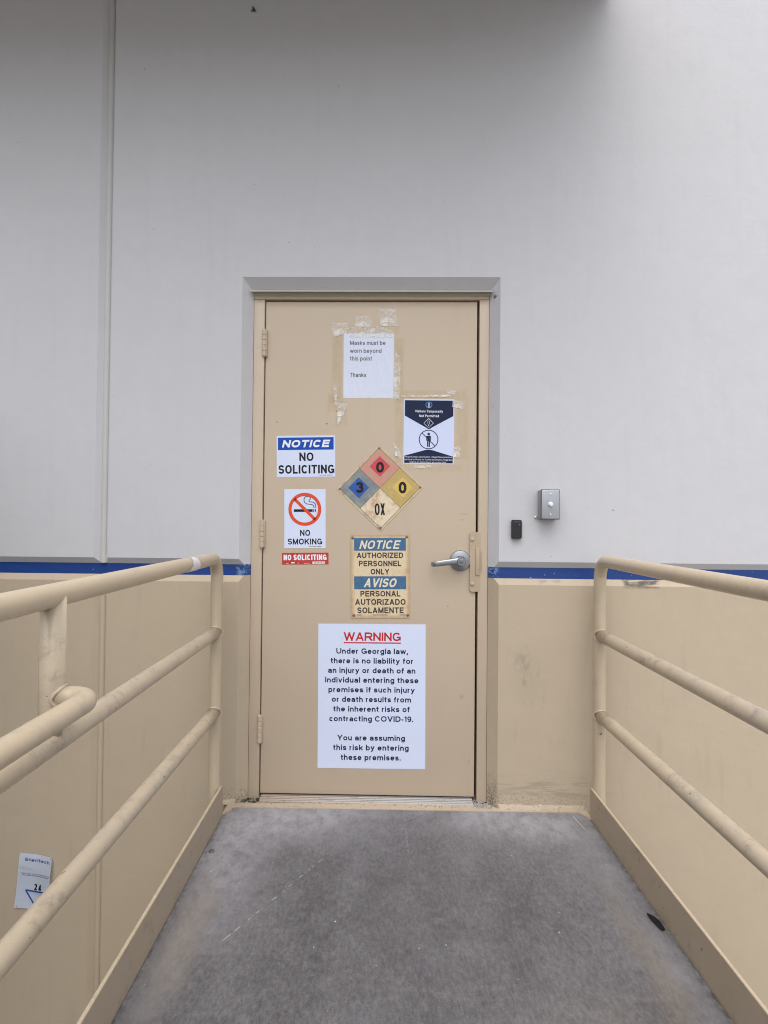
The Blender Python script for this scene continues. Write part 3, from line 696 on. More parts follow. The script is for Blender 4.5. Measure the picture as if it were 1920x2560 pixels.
class Sign:
    LAYER = .0004
    def __init__(s, name, label, cat, cx, cz, w_, h_, rot=0.0, y=DY, warp=None, base_off=.0004):
        s.e = thing(name, label, cat, (cx, y, cz), (0, -R(rot), 0)); s.w, s.h = w_, h_; s.parts = {}; s.warp = warp; s.bo = base_off
    def P(s, u, v): return ((u-.5)*s.w, (.5-v)*s.h)
    def bmf(s, part, mat, layer):
        if part not in s.parts: s.parts[part] = (bmesh.new(), mat, layer)
        return s.parts[part][0]
    def add(s, part, mat, layer, vs, fs):
        bm = s.bmf(part, mat, layer); y = -(s.thick + s.LAYER*layer)
        V = [bm.verts.new((x, y + (s.warp(x, z) if s.warp else 0), z)) for x, z in vs]
        for f in fs:
            try: bm.faces.new([V[i] for i in f])
            except ValueError: pass
    def poly(s, part, mat, layer, pts, frac=True):
        if frac: pts = [s.P(*p) for p in pts]
        s.add(part, mat, layer, pts, [tuple(range(len(pts)))])
    def rect(s, part, mat, layer, u0, u1, v0, v1): s.poly(part, mat, layer, [(u0, v1), (u1, v1), (u1, v0), (u0, v0)])
    def panel(s, mat, name='panel', thick=.0006, radius=0.0, grid=1, shape=None):
        s.thick = thick; w2, h2 = s.w/2, s.h/2; bm = bmesh.new()
        if s.warp:
            n = 24; rows = []
            for j in range(n+1):
                rows.append([bm.verts.new((-w2+s.w*i/n, -thick+s.warp(-w2+s.w*i/n, -h2+s.h*j/n), -h2+s.h*j/n)) for i in range(n+1)])
            for a, b in zip(rows, rows[1:]):
                for i in range(n): bm.faces.new((a[i], a[i+1], b[i+1], b[i]))
            bmesh.ops.solidify(bm, geom=bm.faces[:], thickness=-thick*.8)
            return obj(name, bm, mat, s.e, 'yes')
        pl = shape or (rrect(-w2, w2, -h2, h2, radius) if radius else [(-w2, -h2), (w2, -h2), (w2, h2), (-w2, h2)])
        prism(bm, pl, -thick, .0)
        return obj(name, bm, mat, s.e)
    def text(s, part, mat, layer, string, u0, u1, v0, v1, weight=.15, shear=0.0, track=.16):
        """one line: u0..u1 its width, v0 the cap top, v1 the base line, weight = stroke / cap height"""
        X0, Z1 = s.P(u0, v0); X1, Z0 = s.P(u1, v1); H_ = Z1-Z0
        vs, fs = line_polys(string, (X1-X0)/H_, weight, shear, track)
        s.nl = getattr(s, 'nl', 0)+1; part = '%s.%d' % (part, s.nl)
        s.add(part, mat, layer, [(X0+x*H_, Z0+y*H_) for x, y in vs], fs)
    def ring(s, part, mat, layer, u, v, r_out, r_in, n=64):
        cx, cz = s.P(u, v); vs = []
        for q in range(n):
            a = 2*math.pi*q/n; vs += [(cx+r_out*math.cos(a), cz+r_out*math.sin(a)), (cx+r_in*math.cos(a), cz+r_in*math.sin(a))]
        s.add(part, mat, layer, vs, [(2*q, (2*q+2) % (2*n), (2*q+3) % (2*n), 2*q+1) for q in range(n)])
    def disc(s, part, mat, layer, u, v, r_, n=32):
        cx, cz = s.P(u, v); s.add(part, mat, layer, [(cx+r_*math.cos(2*math.pi*q/n), cz+r_*math.sin(2*math.pi*q/n)) for q in range(n)], [tuple(range(n))])
    def stroke(s, part, mat, layer, pts, wd):
        P_ = [Vector(s.P(*p)) for p in pts]; vs = []
        for i, p in enumerate(P_):
            t = (P_[min(i+1, len(P_)-1)]-P_[max(i-1, 0)]).normalized(); n = Vector((-t.y, t.x))*wd/2; vs += [tuple(p+n), tuple(p-n)]
        s.add(part, mat, layer, vs, [(2*i, 2*i+1, 2*i+3, 2*i+2) for i in range(len(P_)-1)])
    def screw(s, u, v, mat=None, r_=.0048):
        x, z = s.P(u, v); bm = bmesh.new(); lathe_y(bm, [(r_, 0), (r_, .0012), (r_*.6, .0026), (0, .003)], x, z, -s.thick, 16)
        obj('screw', bm, mat or M_RUST, s.e, 'yes')
    def done(s):
        for part, (bm, mat, layer) in s.parts.items(): 
            for f in bm.faces:
                f.normal_update()
                if f.normal.y > 0: f.normal_flip()
            obj(part.split('.')[0], bm, mat, s.e, 'flatprint')
def smooth_path(pts, n=8):
    out = []
    P_ = [pts[0]]+list(pts)+[pts[-1]]
    for i in range(1, len(P_)-2):
        for q in range(n):
            t = q/n; a, b, c, d = P_[i-1], P_[i], P_[i+1], P_[i+2]
            out.append(tuple(.5*((2*b[j])+(-a[j]+c[j])*t+(2*a[j]-5*b[j]+4*c[j]-d[j])*t*t+(-a[j]+3*b[j]-3*c[j]+d[j])*t**3) for j in (0, 1)))
    out.append(pts[-1]); return out

# 1 mask notice
s = Sign('paper_notice', 'plain white sheet asking for masks, taped near the top of the door', 'notice', -.0095, 1.861, .2165, .2797, .2)
s.panel(M_PAPER, 'sheet', .0005)
for t, u1, v0, v1 in (('Masks must be', .835, .114, .178), ('worn beyond', .755, .236, .300), ('this point', .567, .354, .420), ('Thanks', .452, .611, .675)):
    s.text('lettering', K_GREY, 1, t, .129, u1, v0, v1, .15)
s.done()
# 2 visitor poster
s = Sign('visitor_poster', 'navy and white poster with a crossed out standing figure, right of the mask notice', 'poster', .2525, 1.5778, .2166, .2798, -.3)
s.panel(M_POSTER, 'sheet', .0005)
tip = [(.56, .437), (.53, .456), (.50, .462), (.47, .456), (.44, .437)]
s.poly('navy_header', K_NAVY, 1, [(.02, .02), (.98, .02), (.98, .258)]+tip+[(.02, .258)])
s.poly('navy_footer', K_NAVY, 1, [(.02, .985), (.02, .875), (.42, .787), (.46, .781), (.50, .779), (.54, .781), (.58, .787), (.98, .88), (.98, .985)])
aw = .2166
s.ring('logo_ring', K_SKY, 2, .495, .09, .066*aw, .053*aw)
L = 'logo_anchor'; ax_, ay = .495, .09
s.ring(L, K_WHITE, 2, ax_, .0715, .018*aw, .010*aw, 20); s.rect(L, K_WHITE, 2, ax_-.009, ax_+.009, .083, .122); s.rect(L, K_WHITE, 2, ax_-.020, ax_+.020, .088, .0935)
s.stroke(L, K_WHITE, 2, smooth_path([(ax_-.045, .114), (ax_-.030, .126), (ax_, .130), (ax_+.030, .126), (ax_+.045, .114)]), .0030)
s.text('lettering', K_WHITE, 2, 'Visitors Temporarily', .222, .775, .168, .206, .155); s.text('lettering', K_WHITE, 2, 'Not Permitted', .303, .694, .240, .278, .155)
dh, dv = .094, .094*aw/.2798
def diam(u, v, a, b): return [(u, v-b), (u+a, v), (u, v+b), (u-a, v), (u, v-b)]
s.stroke('alert_mark', K_WHITE, 2, diam(.493, .371, dh, dv), .0019)
s.stroke('alert_mark', K_WHITE, 2, [(.477, .339), (.479, .385), (.507, .385), (.509, .339), (.493, .334), (.477, .339)], .0012); s.disc('alert_mark', K_WHITE, 2, .493, .401, .0026, 16)
C = 'crossed_figure'; cu_, cv = .497, .622
s.ring(C, K_NAVY, 1, cu_, cv, .193*aw, .177*aw)
asp = aw/.2798; d_ = .128
s.stroke(C, K_NAVY, 1, [(cu_-d_, cv-d_*asp), (cu_+d_, cv+d_*asp)], .0034)
s.disc('figure', K_NAVY, 2, cu_, .538, .0055, 24)
s.poly('figure', K_NAVY, 2, [(cu_-.040, .566), (cu_+.040, .566), (cu_+.048, .574), (cu_+.048, .640), (cu_+.034, .640), (cu_+.034, .590), (cu_+.028, .590), (cu_+.028, .735), (cu_+.004, .735), (cu_+.004, .648), (cu_-.004, .648), (cu_-.004, .735), (cu_-.028, .735), (cu_-.028, .590), (cu_-.034, .590), (cu_-.034, .640), (cu_-.048, .640), (cu_-.048, .574)])
s.text('lettering', K_WHITE, 2, 'Please Contact your Kuehne + Nagel Representative', .03, .96, .879, .902, .12)
s.text('lettering', K_WHITE, 2, 'via Email or Phone for Further Information Regarding', .025, .972, .921, .944, .12)
s.text('lettering', K_WHITE, 2, 'Making an Appointment at a Later Date', .13, .85, .960, .981, .12)
s.done()
# 3 no soliciting notice
s = Sign('notice_sticker', 'white sticker with a blue NOTICE band reading NO SOLICITING, upper left of the door', 'sticker', -.2762, 1.468, .253, .1785, 1.0)
s.panel(M_WHITE)
s.rect('blue_band', K_BLUE, 1, .024, .975, .045, .345); s.text('band_lettering', K_WHITE, 2, 'NOTICE', .09, .92, .105, .285, .25, .25)
s.text('lettering', K_BLACK, 1, 'NO', .388, .63, .41, .615, .20); s.text('lettering', K_BLACK, 1, 'SOLICITING', .03, .985, .71, .92, .20)
for u0, u1 in ((.73, .78), (.79, .84), (.86, .95)): s.rect('fine_print', K_GREY, 1, u0, u1, .955, .967)
s.done()
# 4 no smoking
s = Sign('no_smoking_sticker', 'white sticker with a red barred circle over a smoking cigarette', 'sticker', -.2773, 1.1988, .1784, .254, .7)
s.panel(M_WHITE)
fx = lambda x, y: ((x-231)/259, (y-411)/369)
sw = .1784/259
s.rect('cigarette', K_BLACK, 1, *[fx(291, 0)[0], fx(409, 0)[0]], fx(0, 537)[1], fx(0, 553)[1])
for a, b in ((413, 419), (424, 430)): s.rect('cigarette', K_BLACK, 1, fx(a, 0)[0], fx(b, 0)[0], fx(0, 537)[1], fx(0, 553)[1])
s.stroke('smoke', K_BLACK, 1, [fx(*p) for p in smooth_path([(417, 530), (416, 517), (407, 509), (392, 506), (372, 503), (358, 492), (355, 475), (362, 461), (376, 457)])], 4.4*sw)
s.stroke('smoke', K_BLACK, 1, [fx(*p) for p in smooth_path([(428, 530), (428, 510), (418, 496), (402, 491), (390, 491), (386, 482), (393, 474), (394, 464), (386, 457), (376, 457)])], 4.4*sw)
s.ring('barred_circle', K_ORANGE, 2, *fx(360, 537), 103*sw, 83*sw, 96); s.stroke('barred_circle', K_ORANGE, 2, [fx(296, 473), fx(424, 601)], 19*sw)
s.text('lettering', K_BLACK, 1, 'NO', .382, .626, .690, .792, .19); s.text('lettering', K_BLACK, 1, 'SMOKING', .085, .915, .838, .938, .19)
for u0, u1 in ((.60, .66), (.68, .77), (.79, .90)): s.rect('fine_print', K_GREY, 1, u0, u1, .970, .979)
s.done()
# 5 red strip
s = Sign('red_sticker', 'small red strip sticker with white NO SOLICITING lettering', 'sticker', -.2741, 1.0267, .2008, .0502, .95)
s.panel(M_REDSTICK)
s.text('lettering', K_WHITE, 1, 'NO SOLICITING', .035, .958, .15, .63, .24)
s.rect('white_label', K_WHITE, 1, .655, .925, .76, .945)
for i in range(10): u = .70+.022*i; s.rect('fine_print', K_GREY, 2, u, u+(.009 if i % 3 else .014), .80, .91)
for i, (u0, u1, v0, v1) in enumerate(((.20, .27, .79, .90), (.09, .14, .88, .91), (.47, .60, .875, .905), (.34, .36, .85, .9))): s.rect('white_mark.%d' % i, K_WHITE, 1, u0, u1, v0, v1)
s.done()
# 6 hazard diamond
s = Sign('hazard_diamond', 'weathered four colour hazard diamond numbered 3, 0, 0 and OX', 'sign', .0447, 1.3332, .372, .372, 1.5)
hs_ = .186
s.panel(M_DIAEDGE, 'panel', .0018, shape=[(0, -hs_), (hs_, 0), (0, hs_), (-hs_, 0)])
def dq(cx, cz, r_): return [(cx, cz+r_), (cx+r_, cz), (cx, cz-r_), (cx-r_, cz)]
s.poly('dividing_line', K_LINE, 1, dq(0, 0, hs_*.935), False)
q_ = hs_*.465-.0011; o_ = hs_*.465-.0002
for nm, m_, cx, cz in (('red_quarter', K_QRED, 0, o_), ('blue_quarter', K_QBLUE, -o_, 0), ('yellow_quarter', K_QYEL, o_, 0), ('white_quarter', K_QWHITE, 0, -o_)):
    s.poly(nm, m_, 2, dq(cx, cz, q_), False)
h5 = hs_*.5
for nm, m_, cx, cz, r_ in (('red_tile', K_SRED, .001, h5, .0445), ('blue_tile', K_SBLUE, -h5+.002, .003, .0450), ('yellow_tile', K_SYEL, h5+.004, .001, .0440), ('white_tile', K_SWHITE, 0, -h5+.001, .0400)):
    s.poly(nm, m_, 3, dq(cx, cz, r_), False)
def tx(string, cx, cz, w_, h_, bold): s.text('numeral', K_BLACK, 4, string, .5+(cx-w_/2)/.372, .5+(cx+w_/2)/.372, .5-(cz+h_/2)/.372, .5-(cz-h_/2)/.372, bold)
tx('0', .002, h5-.004, .034, .046, .24); tx('3', -h5+.006, .004, .034, .046, .25); tx('0', h5+.004, 0, .034, .050, .23); tx('OX', -.002, -h5+.002, .044, .050, .14)
for u, v in ((.5, .040), (.5, .958), (.035, .5), (.965, .5)): s.screw(u, v)
s.done()
# 7 bilingual metal notice
s = Sign('metal_notice_sign', 'yellowed bilingual metal sign, NOTICE above AVISO, screwed on below the diamond', 'sign', .0493, .9536, .2551, .3585, .75)
s.panel(M_CREAM, 'panel', .0018, .009)
gxf = lambda x: (x-645)/373; gyf = lambda y: (y-696)/523
s.rect('blue_band', K_AGEDBLUE, 1, gxf(668), gxf(993), gyf(717), gyf(796)); s.rect('blue_band.2', K_AGEDBLUE, 1, gxf(668), gxf(994), gyf(956), gyf(1037))
s.text('band_lettering', K_CREAMTXT, 2, 'NOTICE', gxf(700), gxf(962), gyf(732), gyf(785), .19, .25); s.text('band_lettering', K_CREAMTXT, 2, 'AVISO', gxf(728), gxf(940), gyf(969), gyf(1024), .19, .25)
for t, a, b, c, d in (('AUTHORIZED', 685, 976, 808, 842), ('PERSONNEL', 698, 963, 859, 893), ('ONLY', 772, 888, 910, 944), ('PERSONAL', 707, 957, 1047, 1082), ('AUTORIZADO', 674, 990, 1098, 1134), ('SOLAMENTE', 687, 978, 1150, 1186)):
    s.text('lettering', K_BROWN, 1, t, gxf(a), gxf(b), gyf(c), gyf(d), .20)
for a, b in ((683, 715), (788, 878), (952, 990)): s.rect('fine_print.%d' % a, K_BROWN, 1, gxf(a), gxf(b), gyf(1195), gyf(1199))
for x, y in ((660, 715), (999, 710), (665, 1199), (1003, 1198)): s.screw(gxf(x), gyf(y), r_=.0062)
s.done()
# 8 big warning
s = Sign('warning_sign', 'large white sign with a red WARNING heading, lowest on the door', 'sign', .0172, .4421, .4600, .6150, .28)
s.panel(M_WHITE, 'panel', .0010)
wx = lambda x, y=600: (x-170)/826; wy = lambda y: (y-58)/1108
s.text('heading', K_RED, 1, 'WARNING', wx(367), wx(805), wy(122), wy(187), .19, 0, .11); s.rect('heading', K_RED, 1, wx(367), wx(806), wy(198), wy(207))
for t, a, b, c, d in (('Under Georgia law,', 310, 860, 245, 287), ('there is no liability for', 267, 902, 319, 361), ('an injury or death of an', 247, 918, 393, 435), ('individual entering these', 225, 942, 467, 509), ('premises if such injury', 251, 914, 541, 583), ('or death results from', 278, 886, 615, 657), ('the inherent risks of', 290, 876, 689, 731), ('contracting COVID-19.', 259, 903, 764, 806), ('You are assuming', 321, 840, 910, 952), ('this risk by entering', 290, 869, 984, 1027), ('these premises.', 349, 808, 1059, 1102)):
    s.text('lettering', K_TEXTNAVY, 1, t, wx(a), wx(b), wy(c), wy(d), .20, 0, .15)
s.done()
# 9 pest control card on the lower wall
def curl(x, z): return -.004-.0016*math.sin(z*30)-.012*max(0, (x+.01)/.08)**2-.004*max(0, (-x-.03)/.05)**2*max(0, -z/.1)
s = Sign('service_card', 'curled white pest control card numbered 24 on the tan wall beyond the railing', 'card', -1.392, -.338, .1455, .228, -4.6, 0.0, warp=curl)
s.panel(M_CARD, 'card', .0005)
s.text('heading', K_LOGO, 1, 'Steritech', .165, .94, .075, .135, .19)
s.text('fine_print', K_LOGO, 1, 'KEEP AREA CLEAR FOR SERVICE', .10, .97, .350, .372, .13)
for u0, u1 in ((.15, .38), (.41, .60), (.62, .75), (.78, .93)): s.rect('fine_print', K_LOGO, 1, u0, u1, .385, .394)
s.text('numeral', K_BLACK, 1, '2', .515, .60, .53, .655, .20); s.text('numeral', K_BLACK, 1, '4', .645, .735, .535, .66, .20)
s.stroke('triangle', K_TRI, 1, [(.27, .668), (.90, .668)], .0064); s.stroke('triangle', K_TRI, 1, [(.27, .668), (.585, .93)], .0064); s.stroke('triangle', K_TRI, 1, [(.90, .668), (.585, .93)], .0064)
for u, v in ((.04, .02), (.96, .03), (.06, .97)):
    x, z = s.P(u, v); bm = bmesh.new(); lathe_y(bm, [(.0018, 0), (.0016, .001), (0, .0014)], x, z, curl(x, z)-.0006, 10); obj('staple', bm, M_RUST, s.e)
s.done()

# ------------------------------------------------------------------ clear tape scraps on the door
def tape(pts, label, amp=.0016, seed=0, mat=None):
    """a crumpled quad of tape; pts = TL, TR, BR, BL in door x,z"""
    cx = sum(p[0] for p in pts)/4; cz = sum(p[1] for p in pts)/4
    bm = bmesh.new(); n = 12; rows = []
    for j in range(n+1):
        row = []
        for i in range(n+1):
            u, v = i/n, j/n
            x = (pts[0][0]*(1-u)+pts[1][0]*u)*(1-v)+(pts[3][0]*(1-u)+pts[2][0]*u)*v; z = (pts[0][1]*(1-u)+pts[1][1]*u)*(1-v)+(pts[3][1]*(1-u)+pts[2][1]*u)*v
            k1 = mnoise.noise((x*90, z*90, seed)); k2 = mnoise.noise((x*35, z*35, seed+9))
            e = .0025 if (i in (0, n) or j in (0, n)) else 0
            row.append(bm.verts.new((x-cx+e*mnoise.noise((z*160, seed, 1)), -(.0016+amp*(abs(k1)*.7+abs(k2))), z-cz+e*mnoise.noise((x*160, seed, 5)))))
        rows.append(row)
    for a, b in zip(rows, rows[1:]):
        for i in range(n): bm.faces.new((a[i], a[i+1], b[i+1], b[i]))
    o = obj('tape_piece', bm, mat or M_TAPE, None, 'full', (cx, DY, cz))
    return tag(o, label, 'tape', 'clear tape scraps stuck on the door')
tape([(-.171, 2.046), (-.095, 2.043), (-.100, 2.002), (-.164, 1.984)], 'crumpled clear tape at the top left corner of the mask notice', .0022, 1)
tape([(-.066, 2.076), (.001, 2.073), (.003, 2.024), (-.069, 2.031)], 'short clear tape flap standing above the middle of the mask notice', .0022, 2)
tape([(.032, 2.108), (.105, 2.106), (.113, 2.033), (.041, 2.032)], 'big square of wrinkled clear tape, highest on the door', .0020, 3)
tape([(-.093, 2.028), (.018, 2.024), (.018, 1.985), (-.095, 1.985)], 'clear tape band over the top edge of the mask notice', .0016, 4)
tape([(.020, 2.036), (.090, 2.012), (.094, 1.982), (.022, 1.986)], 'clear tape running from the wrinkled square down to the mask notice', .0018, 5)
tape([(-.162, 1.772), (-.148, 1.778), (-.140, 1.690), (-.150, 1.688)], 'thin peeling tape curl left of the lower corner of the mask notice', .0040, 6)
tape([(-.145, 1.700), (-.098, 1.694), (-.112, 1.655), (-.140, 1.600)], 'torn tape remnant hanging below the left corner of the mask notice', .0022, 7)
tape([(.101, 1.92), (.128, 1.90), (.126, 1.71), (.101, 1.72)], 'narrow tape strip down the right edge of the mask notice', .0014, 8)
tape([(.130, 1.734), (.352, 1.737), (.352, 1.728), (.130, 1.726)], 'thin lifted tape edge along the top of the navy poster', .0032, 9)
tape([(.320, 1.762), (.366, 1.752), (.362, 1.736), (.330, 1.744)], 'small curl of tape above the top right corner of the navy poster', .0040, 10)
tape([(.10, 1.530), (.126, 1.500), (.138, 1.455), (.108, 1.475)], 'loose tape ends between the navy poster and the hazard diamond', .0040, 11)
tape([(.358, 1.510), (.388, 1.516), (.384, 1.466), (.358, 1.470)], 'clear tape tab on the lower right edge of the navy poster', .0024, 12)
tape([(.190, 1.436), (.262, 1.434), (.262, 1.420), (.190, 1.422)], 'sliver of tape just under the navy poster', .0026, 13)
tape([(.352, 1.712), (.398, 1.706), (.396, 1.676), (.352, 1.684)], 'clear tape tab on the upper right edge of the navy poster', .0024, 14)

# ------------------------------------------------------------------ wall devices
e = thing('push_button_box', 'grey metal box with a round white push button, right of the door', 'doorbell', (.7440, 0, 1.2657))
bm = bmesh.new(); box(bm, -.0385, .0370, -.052, -.0005, -.0600, .0600, .004, 3); obj('back_box', bm, M_BOXSIDE, e, 'yes')
bm = bmesh.new(); box(bm, -.0385, .0385, -.0555, -.0525, -.0615, .0615, .0008, 1); obj('gasket', bm, simple('gasket_dark', (.06, .06, .07), .6), e)
bm = bmesh.new(); box(bm, -.0365, .0365, -.060, -.0557, -.0595, .0595, .003, 3); cp = obj('cover_plate', bm, M_PLATE, e, 'yes')
for z in (-.042, .042):
    bm = bmesh.new(); lathe_y(bm, [(.0042, 0), (.0038, .0018), (0, .0028)], 0, z, -.060, 18); obj('screw', bm, M_BRIGHT, cp, 'yes')
bm = bmesh.new(); lathe_y(bm, [(.0100, 0), (.0100, .003), (.0082, .004), (.0078, .009), (.0068, .0105), (0, .011)], 0, 0, -.060, 28); obj('button', bm, M_BUTTON, e, 'yes')
bm = bmesh.new(); box(bm, -.052, -.034, -.006, -.0005, -.0575, -.0475, .002); lathe_y(bm, [(.005, 0), (.0045, .004), (0, .0055)], -.046, -.0525, -.006, 14); obj('mounting_lug', bm, M_BRIGHT, e, 'yes')
e = thing('card_reader', 'small black plastic card reader on the grey wall beside the door', 'card reader', (.6165, 0, 1.1622))
bm = bmesh.new(); prism(bm, rrect(-.0208, .0208, -.039, .039, .006), -.019, -.0005)
bmesh.ops.bevel(bm, geom=[x for x in bm.edges if all(abs(v.co.y+.019) < 1e-6 for v in x.verts)], offset=.0035, segments=3, affect='EDGES'); obj('housing', bm, M_BLACK, e, 'yes')
bm = bmesh.new(); box(bm, -.0150, .0150, -.0198, -.0188, .0275, .0345, .0004, 1); obj('top_ridge', bm, M_BLACK2, e)
bm = bmesh.new(); lathe_y(bm, [(.0021, 0), (.0018, .0008), (0, .001)], .0105, .0195, -.019, 14); obj('indicator_lamp', bm, simple('lens_pale', (.35, .36, .38), .3), e)

# ------------------------------------------------------------------ ramp and railings (slightly skewed to the wall)
SK = R(1.45)
RX0, RX1 = -.575, .908; YE = -9.0
def skew(o): o.rotation_euler = (0, 0, SK); return o
bm = bmesh.new()
ch = .05
prism(bm, [(RX0+.002, YE), (RX1-.002, YE), (RX1-.002, -.094), (RX1-.034, -.043), (RX0+.034, -.015), (RX0+.002, -.074)], -.16, 0, 'z')
rd = skew(obj('ramp_deck', bm, M_CONC)); tag(rd, kind='structure')
bm = bmesh.new(); box(bm, RX0-.005, RX1+.005, -.10, .0180, -.19, -.0045)
prism(bm, [(RX0-.004, -.075), (RX0+.003, -.075), (RX0+.034, -.016), (RX1-.034, -.044), (RX1-.003, -.095), (RX1+.004, -.095), (RX1+.004, .0185), (RX0-.004, .0185)], -.0040, .0030, 'z')
ed = skew(obj('ramp_edge_angle', bm, M_EDGE)); tag(ed, 'tan painted steel edge strip between the concrete ramp and the door sill', 'edge strip')
PR, HR = .0245, .0240
def rail_set(name, label, xin, side, left):
    """side = -1: left railing, +1: right one; xin is the inner face of the toe plate"""
    e = skew(thing(name, label, 'railing'))
    xp = xin + side*(.008+PR); yp = -.092
    # toe plate with its thin top edge
    bm = bmesh.new(); prism(bm, [(-.082, -.20), (-.082, .116), (-.084, .118), (YE, .118), (YE, -.20)], xin, xin+side*.0085, 'x')
    for v in bm.verts: v.co.z += 0
    obj('toe_plate', bm, M_TOE, e)
    bm = bmesh.new(); box(bm, min(xin+side*.001, xin+side*.0095), max(xin+side*.001, xin+side*.0095), YE, -.083, .1183, .1197); obj('plate_top_edge', bm, M_RAIL, e)
    ztop = 1.036 if left else 1.040
    # end post bending over into the top rail
    path = subd(arc_path([(xp, yp, -.19), (xp, yp, ztop), (xp, YE, ztop)], [.074], 16), .15)
    bm = bmesh.new(); tube(bm, path, PR, 32); obj('top_rail', bm, M_RAIL, e, 'full')
    for zr in (.739, .418):
        bm = bmesh.new(); tube(bm, subd([(xp, yp, zr), (xp, YE, zr)], .15), HR, 28); obj('lower_rail', bm, M_RAILWORN, e, 'full')
        # weld bead where the rail meets the post
        bm = bmesh.new(); pts = []
        for q in range(25):
            a = 2*math.pi*q/24; x = (HR+.0015)*math.cos(a); zz = (HR+.0015)*math.sin(a)
            pts.append((xp+x, yp-math.sqrt(max(PR**2-min(x*x, PR**2*.96), 0))-.001, zr+zz))
        tube(bm, pts, [.0034+.0012*mnoise.noise((q*.9, zr*7, side)) for q in range(25)], 8, False); obj('weld_bead', bm, M_RAIL, e, 'full')
    for py in (-3.6, -6.8):
        bm = bmesh.new(); tube(bm, [(xp, py, -.19), (xp, py, ztop)], PR, 24); obj('post', bm, M_RAIL, e, 'full')
    if left:
        ys = -1.262
        bm = bmesh.new(); tube(bm, [(xp, ys, ztop), (xp, ys, .81), (xp, ys, .79), (xp, ys, .750)], [PR, PR, .0215, .0190], 32); obj('short_post', bm, M_RAILWORN, e, 'full')
        zh = .832
        bm = bmesh.new(); tube(bm, subd(arc_path([(xp+.010, ys, zh), (xp+.082, ys, zh), (xp+.082, YE, zh)], [.040], 12), .12), .0215, 28); obj('handrail', bm, M_RAIL, e, 'full')
        bm = bmesh.new(); pts = []
        for q in range(25):
            a = 2*math.pi*q/24; yy = .0225*math.cos(a); zz = .0225*math.sin(a); pts.append((xp+math.sqrt(max(PR**2-yy*yy, 1e-5))+.001, ys+yy, zh+zz))
        tube(bm, pts, [.0042+.002*mnoise.noise((q*1.1, 3, 4)) for q in range(25)], 8, False); obj('weld_bead', bm, M_RAILWORN, e, 'full')
    return e, xp, ztop
eL, xL, zL = rail_set('left_guardrail', 'tan pipe railing with an extra lower handrail, on the left side of the ramp', RX0, -1, True)
eR, xR, zR = rail_set('right_guardrail', 'tan pipe railing without a handrail, on the right side of the ramp', RX1, 1, False)
eL.name = 'pipe_railing'; eR.name = 'pipe_railing'
def rl(x, y, z):   # ramp-local to world
    return Vector((x*math.cos(SK)-y*math.sin(SK), x*math.sin(SK)+y*math.cos(SK), z))
# torn white tape on the left top rail
bm = bmesh.new(); rows = []; n = 18
for j in range(n+1):
    t = j/n; a = R(-75+150*t); lo = -.075+.065*t+.006*mnoise.noise((t*9, 1, 2)); hi = .062-.045*t-.05*max(0, .3-t)+.006*mnoise.noise((t*11, 4, 2)); row = []
    for i in range(9):
        u = i/8; rr_ = PR+.0012+.0008*abs(mnoise.noise((t*10, u*8, 3)))
        row.append(bm.verts.new((math.cos(a)*rr_, lo+(hi-lo)*u, math.sin(a)*rr_)))
    rows.append(row)
for a, b in zip(rows, rows[1:]):
    for i in range(8): bm.faces.new((a[i], a[i+1], b[i+1], b[i]))
o = obj('torn_tape', bm, M_TORN, None, 'full', rl(xL, -.43, zL)); skew(o); tag(o, 'torn scrap of white tape wrapped around the left top rail', 'tape')

# ------------------------------------------------------------------ small litter
bm = bmesh.new(); n = 14; rows = []
for j in range(n+1):
    t = j/n; wd = .017*math.sin(math.pi*min(1, .12+t*.88))**.6; row = []
    for i in range(7):
        u = (i/6-.5)*2; row.append(bm.verts.new((u*wd+.006*math.sin(t*3), (t-.5)*.105, .004+.012*(1-u*u)*math.sin(math.pi*t)+.003*mnoise.noise((u*3, t*9, 1)))))
    rows.append(row)
for a, b in zip(rows, rows[1:]):
    for i in range(6): bm.faces.new((a[i], a[i+1], b[i+1], b[i]))
bmesh.ops.solidify(bm, geom=bm.faces[:], thickness=.004)
o = obj('rubber_scrap', bm, M_LEAF, None, 'yes', (.897, -.672, .003)); o.rotation_euler = (0, 0, R(14)); o.scale = (.62, .72, .62); tag(o, 'curved black rubber scrap on the ramp against the right toe plate', 'litter')
bm = bmesh.new(); bmesh.ops.create_cone(bm, cap_ends=True, segments=20, radius1=.010, radius2=.0085, depth=.004); bmesh.ops.create_cone(bm, cap_ends=True, segments=6, radius1=.0055, radius2=.005, depth=.009)
o = obj('bolt_head', bm, simple('bolt_grey', (.20, .20, .205), .5, .5), None, 'yes', (-.5365, -.349, .0025)); tag(o, 'round bolt head sunk in the concrete near the left toe plate', 'bolt')
bm = bmesh.new(); tube(bm, smooth_path([(0, .05), (.004, .02), (.010, -.02), (.017, -.05)], 4) and [(x, y, .003) for x, y in smooth_path([(0, .05), (.004, .02), (.010, -.02), (.017, -.05)], 4)], .0013, 8)
o = obj('straw', bm, M_STRAW, None, 'full', (.842, -.105, 0)); tag(o, 'thin pale straw lying on the ramp near its far right corner', 'litter')
bm = bmesh.new()
for q in range(6): tube(bm, [(0, 0, 0), (random.uniform(-.014, .014), -random.uniform(.002, .008), random.uniform(-.014, .014))], [.0022, .0008], 6)
tube(bm, [(-.006, -.003, .010), (0, -.004, 0), (.007, -.003, -.010)], [.002, .0038, .002], 8)
o = obj('insect', bm, M_DIRT, None, 'yes', (-.511, -.001, 3.372)); tag(o, 'small dark insect clinging high on the grey wall', 'insect')
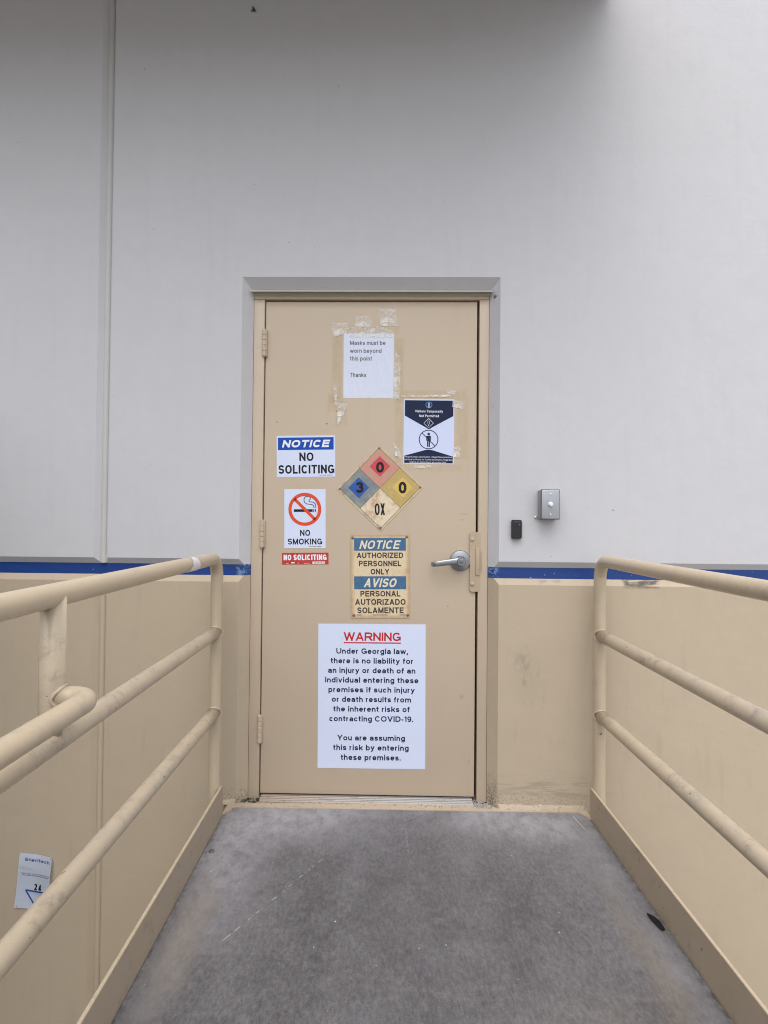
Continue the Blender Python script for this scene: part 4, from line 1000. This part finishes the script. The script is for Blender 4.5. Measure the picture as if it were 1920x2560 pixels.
def crumbs(name, n, x0, x1, y0, y1, z, smin, smax, mat, seed, gauss=None):
    rnd = random.Random(seed); bm = bmesh.new()
    for i in range(n):
        g = bmesh.ops.create_icosphere(bm, subdivisions=1, radius=rnd.uniform(smin, smax)); t = rnd.random()
        c = Vector((rnd.uniform(x0, x1), rnd.uniform(y0, y1), z+rnd.uniform(0, smax))); sc = Vector((rnd.uniform(.6, 1.5), rnd.uniform(.6, 1.5), rnd.uniform(.4, .9)))
        for v in g['verts']: v.co = Vector((v.co.x*sc.x, v.co.y*sc.y, v.co.z*sc.z))*rnd.uniform(.85, 1.15) + c
    return tag(obj(name, bm, mat), kind='stuff')
crumbs('gravel', 260, .452, .530, -.004, .066, .001, .0015, .0045, M_GRAVEL, 3)
crumbs('dirt', 70, .455, .535, .030, .068, .001, .0015, .004, M_DIRT, 4)
crumbs('dirt', 130, -.545, -.455, .010, .066, .001, .0012, .004, M_DIRT, 5)
crumbs('dirt', 150, -.44, .44, -.002, .021, .0005, .001, .0028, M_DIRT, 6)
crumbs('gravel', 70, .55, .90, -.020, -.006, 0.0, .001, .003, M_GRAVEL, 8)

# ------------------------------------------------------------------ canopy over the dock, just above the picture
e = thing('dock_canopy', 'grey steel canopy over the dock to the left, above the door', 'canopy', (0, 0, 3.445))
bm = bmesh.new(); box(bm, -8, 1.0, -.84, -.002, 0, .10); obj('deck', bm, M_CANOPY, e)
bm = bmesh.new(); box(bm, -8, 1.0, -.86, -.842, -.09, .14); obj('fascia', bm, M_CANOPY, e)

# ------------------------------------------------------------------ added dark wall, out of view left of the ramp, holds back light
M_SHADEWALL = simple('shade_wall_dark', (.06, .056, .05), .9, var=.2, scale=12, bump=.3)
e = thing('shade_wall', 'dark wall added out of view left of the ramp to block light', 'wall', (-2.05, 0, -1.25))
bm = bmesh.new(); box(bm, -.12, .12, -4.2, -.003, 0, 2.9, .012); obj('wall_body', bm, M_SHADEWALL, e, 'yes')
bm = bmesh.new(); box(bm, -.15, .15, -4.23, -.003, 2.903, 2.97, .008); obj('coping', bm, M_SHADEWALL, e, 'yes')
